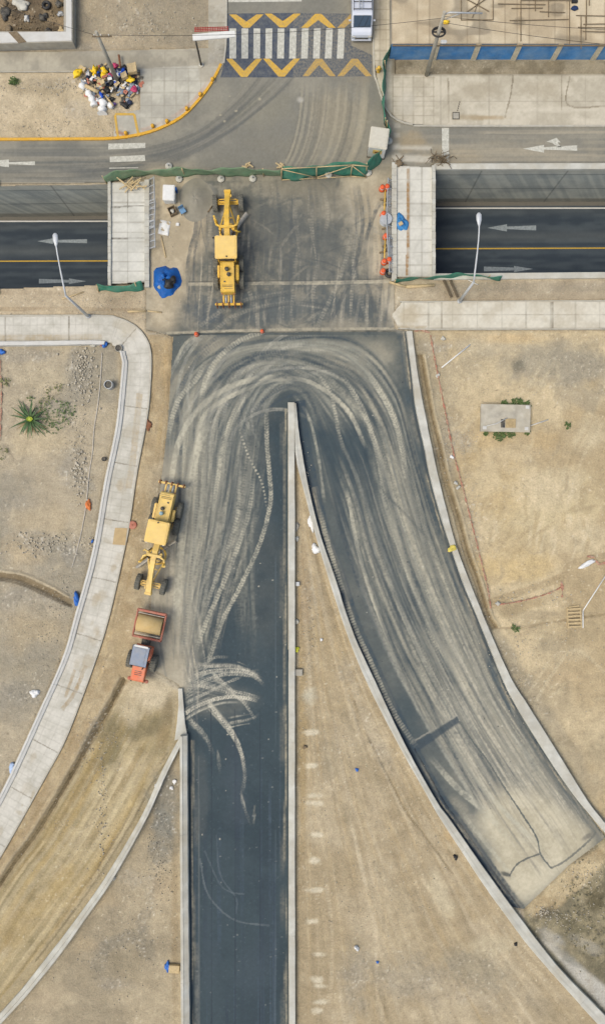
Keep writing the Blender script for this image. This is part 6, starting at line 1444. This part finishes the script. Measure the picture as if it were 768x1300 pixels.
# yellow hydrant east of the street
x,y,_=W(480,92); g=empty('fire_hydrant',(x,y,.12),0,'small yellow hydrant beside the ragged green net','hydrant'); MB().lathe([(.16,0),(.14,.1),(.14,.55),(.17,.58),(.12,.7),(.03,.76)],n=14).build('barrel',m_yel,g); MB().cyl((-.24,0,.4),(.24,0,.4),.07,n=10).build('outlet',m_yel,g)
# ---------------------------------------------------------------- spiky plant
def agave(px,py):
    x,y,_=W(px,py,.6); g=empty('agave_plant',(x,y,0),0,'big spiky green agave growing alone in the west lot','plant'); rr=random.Random(12); m=MB()
    for k in range(30):
        a=k*2.399+rr.uniform(-.25,.25); L=rr.uniform(1.2,2.2)*(1 if k%4 else .65); el=rr.uniform(.15,.75); w=rr.uniform(.07,.11); Pp=[]
        ca,sa=math.cos(a),math.sin(a); nn=8; rows=[]
        if 1.9<a%6.28<2.3 and rr.random()<.5: continue
        for i in range(nn):
            t=i/(nn-1); r=.1+L*t*math.cos(el*(1-.2*t)); z=.35+L*math.sin(el)*t-.75*t*t*L*.6; z=max(.05,z); ww=w*(1-t**1.8)*(1 if t>.1 else .7)+.004
            c=Vector((ca*r,sa*r,z)); n_=Vector((-sa,ca,0))*ww; rows.append([m.bm.verts.new(c-n_+Vector((0,0,.05*(1-t)))),m.bm.verts.new(c),m.bm.verts.new(c+n_+Vector((0,0,.05*(1-t))))])
        for i in range(nn-1):
            for j in range(2): m.bm.faces.new([rows[i][j],rows[i][j+1],rows[i+1][j+1],rows[i+1][j]])
    m.build('leaves',mat('agave_green',(66,98,54),.6,var=.35,scale=2.5,dust=.15,spec=.3),g,recalc=False)
    m=MB(); 
    for k in range(22):
        a=k*2.4; L=.42; c=Vector((0,0,.4)); u=Vector((math.cos(a)*.3,math.sin(a)*.22,.28)); v=Vector((-math.sin(a),math.cos(a),0))*.07
        m._put([c,c+u*.5+v,c+u,c+u*.5-v],[(0,1,2,3)])
    m.lathe([(.12,.3),(.2,.45),(.1,.62)],n=10); m.build('heart',mat('agave_heart',(172,186,70),.6,var=.2,scale=6),g,recalc=False)
    m=MB()
    for k in range(9):
        a=rr.uniform(0,6.28); L=rr.uniform(.8,1.6); c=Vector((.1*math.cos(a),.1*math.sin(a),.12)); u=Vector((math.cos(a),math.sin(a),-.04))*L; v=Vector((-math.sin(a),math.cos(a),0))*.05
        m._put([c-v,c+u*.6-v*.8,c+u,c+u*.6+v,c+v],[(0,1,2,3,4)])
    m.build('dry_leaves',mat('agave_dry',(160,140,96),.9,var=.2),g,recalc=False)
    MB().tube([(0,0,-.1),(0,0,.35)],[.2,.15],10).build('trunk',m_wood_d,g)
agave(38,532)
for sp,l,sd in [([(74,526,1.3,110),(86,522,.9,70),(62,538,1.0,60),(56,522,.8,40)],'straggly green weeds east of the agave',11),([(66,500,.6,30),(75,492,.4,20),(57,510,.4,20)],'thin yellowish weeds north of the agave',12),([(8,485,.4,40),(3,575,.6,40)],'small weeds at the west edge of the lot',13)]:
    tag(weeds(sp,l,(86,108,58) if sd==11 else (112,116,70),seed=sd,leaf=.13),l,'weeds',kind='stuff')
# ---------------------------------------------------------------- loose stones
def stones(zones,label,seed,mt):
    rr=random.Random(seed); m=MB(); base=[]
    for cx,cy,rx,ry,n,s0,s1 in zones:
        for k in range(n):
            px=cx+rx*rr.gauss(0,.55); py=cy+ry*rr.gauss(0,.55); x,y,_=W(px,py); s=s0+(s1-s0)*rr.random()**2.2
            t=[Vector((rr.uniform(.6,1)*math.cos(b)*s/2,rr.uniform(.6,1)*math.sin(b)*s/2,0)) for b in (0,1.25,2.5,3.8,5.0)]
            top=[m.bm.verts.new((x+v.x*.72,y+v.y*.72,s*.45+rr.uniform(0,.04))) for v in t]; bot=[m.bm.verts.new((x+v.x,y+v.y,-.03)) for v in t]
            m.bm.faces.new(top)
            for i in range(5): m.bm.faces.new([bot[i],bot[(i+1)%5],top[(i+1)%5],top[i]])
    return tag(m.build('loose_stones',mt),label,'loose stones',kind='stuff')
m_stone=mat('stone',(188,180,160),.9,var=.25,scale=2.2,dust=.2)
stones([(106,475,15,36,240,.08,.36),(103,600,11,34,170,.08,.36),(72,690,44,14,160,.06,.28),(100,560,14,30,120,.06,.18),(60,500,40,30,120,.05,.14),(60,850,50,60,200,.05,.16),(50,790,50,40,160,.05,.15),(40,690,40,14,60,.1,.3),(78,745,14,30,60,.08,.2)],'pale rubble stones strewn over the west lot',31,m_stone)
stones([(690,760,80,10,120,.06,.2),(590,560,16,14,120,.05,.16),(565,540,12,90,180,.05,.16),(600,660,12,60,150,.05,.16),(660,870,14,60,140,.05,.18),(680,470,90,40,160,.05,.14),(690,820,70,70,260,.05,.15),(690,620,80,90,120,.04,.12)],'small pale stones strewn over the east lot',32,m_stone)
stones([(392,800,14,130,160,.05,.16),(440,960,50,100,240,.05,.14),(490,1130,80,120,260,.05,.14),(390,610,6,40,30,.06,.16)],'small pale stones strewn over the median',33,m_stone)
stones([(205,1080,18,90,200,.05,.16),(160,1180,50,80,260,.05,.15),(130,930,30,60,160,.05,.16),(90,1060,70,90,200,.04,.12),(130,1020,6,80,120,.06,.2)],'small stones by the curved earth road',34,m_stone)
stones([(60,112,100,12,160,.05,.18),(60,160,90,14,120,.05,.16),(180,30,70,28,200,.06,.2),(90,385,110,12,160,.05,.14),(650,366,110,10,120,.05,.12),(210,310,20,60,80,.05,.14),(200,400,30,16,60,.05,.14)],'small stones on the northern dirt strips',35,m_stone)
stones([(745,1115,24,18,110,.06,.2),(700,1165,30,14,120,.06,.22),(690,1156,8,6,40,.1,.25),(735,1170,40,30,140,.05,.2)],'broken stones past the end of the sandy ramp',36,m_stone)
# ---------------------------------------------------------------- rubbish heap
rr=random.Random(77)
cols=[('black',m_black,26),('yellow',mat('bag_yellow',(244,204,40),.5,var=.1,scale=8),7),('white',m_plast,9),('blue',mat('bag_blue',(30,84,190),.45,var=.15,scale=8),5),('grey',mat('bag_grey',(140,150,160),.6,var=.15,scale=8),10),('pink',mat('bag_pink',(190,70,104),.6,var=.15,scale=8),3),('dark navy',mat('bag_navy',(42,52,74),.5,var=.2,scale=8),10)]
spots={'yellow':[(101,97,.75),(123,94,.85),(121,97,.6),(135,94,.7),(134,99,.55),(168,106,.6),(146,95,.45)],'blue':[(158.5,98,.85),(149,109.5,.55),(148,96,.4),(127,97,.4),(131,124,.5)],'pink':[(149,88,.5),(143,101,.4),(172,117,.5)]}
for nm,mt,n in cols:
    for k in range(n):
        if nm in spots: px,py,s=spots[nm][k]
        else:
            a=rr.uniform(0,6.28); d=math.sqrt(rr.random()); px=142+36*d*math.cos(a); py=104+18*d*math.sin(a)+(9 if nm in('white','grey') else 0); s=rr.uniform(.3,.72)
        x,y,_=W(px,py); c=max(0,1-math.hypot((px-142)/38,(py-104)/22)); z=.1+.55*c*rr.uniform(.2,1)+(.25 if nm in('yellow','blue','pink') else 0)
        m=MB(); m.blob((0,0,0),(s,s*rr.uniform(.6,1),s*.55),rr.randrange(9999),.5,2,rr.uniform(0,6)); m.cyl((0,0,s*.42),(s*.08,0,s*.56),.05,.08,n=7)
        o=m.build('rubbish_bag',mt); o.location=(x,y,z); tag(o,nm+' rubbish bag in the heap around the utility pole','rubbish bag',nm+' bags in the rubbish heap')
for px,py,w,h_,a,l in [(171,95,.75,.75,8,'largest tan cardboard box, east end of the rubbish heap'),(161,104,.5,.45,20,'small tan carton in the middle of the rubbish heap'),(107,91,.6,.35,-30,'brown cardboard at the west end of the rubbish heap'),(134,113,.35,.35,30,'cream carton in the lower rubbish heap')]:
    x,y,_=W(px,py); g=empty('cardboard_box',(x,y,.75 if px>130 else .2),R(a),l,'cardboard box'); MB().box((0,0,.15),(w,h_,.4),bev=.01).build('box',m_wood,g); MB().box((w*.3,0,.37),(w*.5,h_,.02),ry=-.4).build('flap',m_wood,g)
for P,w,mt,l,c in [(((111,113),(128,121)),.16,m_wood,'long tan plank on the west side of the rubbish heap','plank'),(((136,125),(146,138)),.07,m_wood,'thin pale lath at the foot of the rubbish heap','lath'),(((128,115),(146,104)),.05,m_galv,'grey rod across the middle of the rubbish heap','rod'),(((122,103),(138,109)),.05,m_galv,'upper grey rod in the rubbish heap','rod'),(((155,89),(153,74)),.09,m_rust,'rust red stake beside the utility pole','stake')]: bar(P[0],P[1],.5,w,mt,c,l,c)
for P,w,l in [([(113,118),(118,127),(121,136)],.27,'long white fabric roll west of the rubbish heap'),([(133,130),(131,138),(131,146)],.34,'wide white cloth below the rubbish heap'),([(139,134),(145,137)],.22,'short white cloth below the rubbish heap'),([(104,114),(108,108)],.26,'white cloth at the far west of the rubbish heap')]:
    C=catmull(P,2); pts=[(p[0],p[1],.15+.05*math.sin(i)) for i,p in enumerate(pm(C))]; tag(MB().tube(pts,[w*(1+.3*math.sin(i*1.7)) for i in range(len(pts))],9).build('white_cloth',m_plast),l,'cloth')
for px,py,s,mt,l in [(160,135,.6,m_black,'black bag alone at the foot of the rubbish heap'),(165,132,.5,bpy.data.materials['bag_navy'],'navy bag alone at the foot of the rubbish heap'),(145,134,.4,mat('bag_purple',(110,80,140),.6),'purple bag at the foot of the rubbish heap'),(163,128,.35,bpy.data.materials['bag_grey'],'grey bag alone at the foot of the rubbish heap'),(143,127,.4,m_black,'black bag between the lath and the heap')]:
    x,y,_=W(px,py); tag(MB().blob((x,y,.1),(s,s*.8,s*.5),px,.35,3).build('rubbish_bag',mt),l,'rubbish bag')
for k in range(110):      # scraps between the bags
    a=rr.uniform(0,6.28); d=math.sqrt(rr.random()); px=142+40*d*math.cos(a); py=108+26*d*math.sin(a); x,y,_=W(px,py); s=rr.uniform(.15,.5); nm,mt=rr.choice([('white',m_plast),('tan',m_wood),('grey',bpy.data.materials['bag_grey']),('red',m_red),('dark',m_dark)])
    c=max(0,1-math.hypot((px-142)/38,(py-104)/22)); o=MB().box((0,0,0),(s,s*.6,.06),rx=rr.uniform(-.5,.5)).build('scrap',mt); o.location=(x,y,.14+.8*c); o.rotation_euler=(0,0,rr.uniform(0,6)); tag(o,nm+' scrap between the bags of the rubbish heap','scrap',nm+' scraps in the rubbish heap')
# ---------------------------------------------------------------- junk in the walled plot
for k,(px,py,w,h_,mt,l,nme) in enumerate([(28,7,1.3,.9,m_conc,'big pale slab fragment in the walled plot','slab_fragment'),(8,18,.7,1.1,m_dark,'dark sheet leaning at the west of the walled plot','metal_sheet'),(56,23,.8,.7,m_dark,'dark heap in the middle of the walled plot','scrap_heap'),(35,25,.5,.6,m_conc_w,'pale bottle cluster in the walled plot','bottle_cluster'),(12,40,.5,.9,m_wood_d,'brown board in the walled plot','board'),(78,19,.6,.4,m_galv,'grey basin by the east side of the walled plot','basin'),(76,6,.6,.5,m_dark,'dark lump in the corner of the walled plot','scrap_heap'),(6,4,.6,.6,m_wood_d,'brown heap at the top of the walled plot','scrap_heap'),(79,40,.5,.6,m_wood,'tan sack in the walled plot','sack'),(62,40,.5,.4,m_dark,'small dark tub in the walled plot','tub')]):
    litter(px,py,w,h_,.35,mt,l,nme.replace('_',' '),nme,seed=k+5)
x,y,_=W(66,7); stones([(40,25,40,24,150,.08,.3)],'dark rubble inside the walled plot',41,m_wood_d)
# fine litter on the earth, one loose scatter
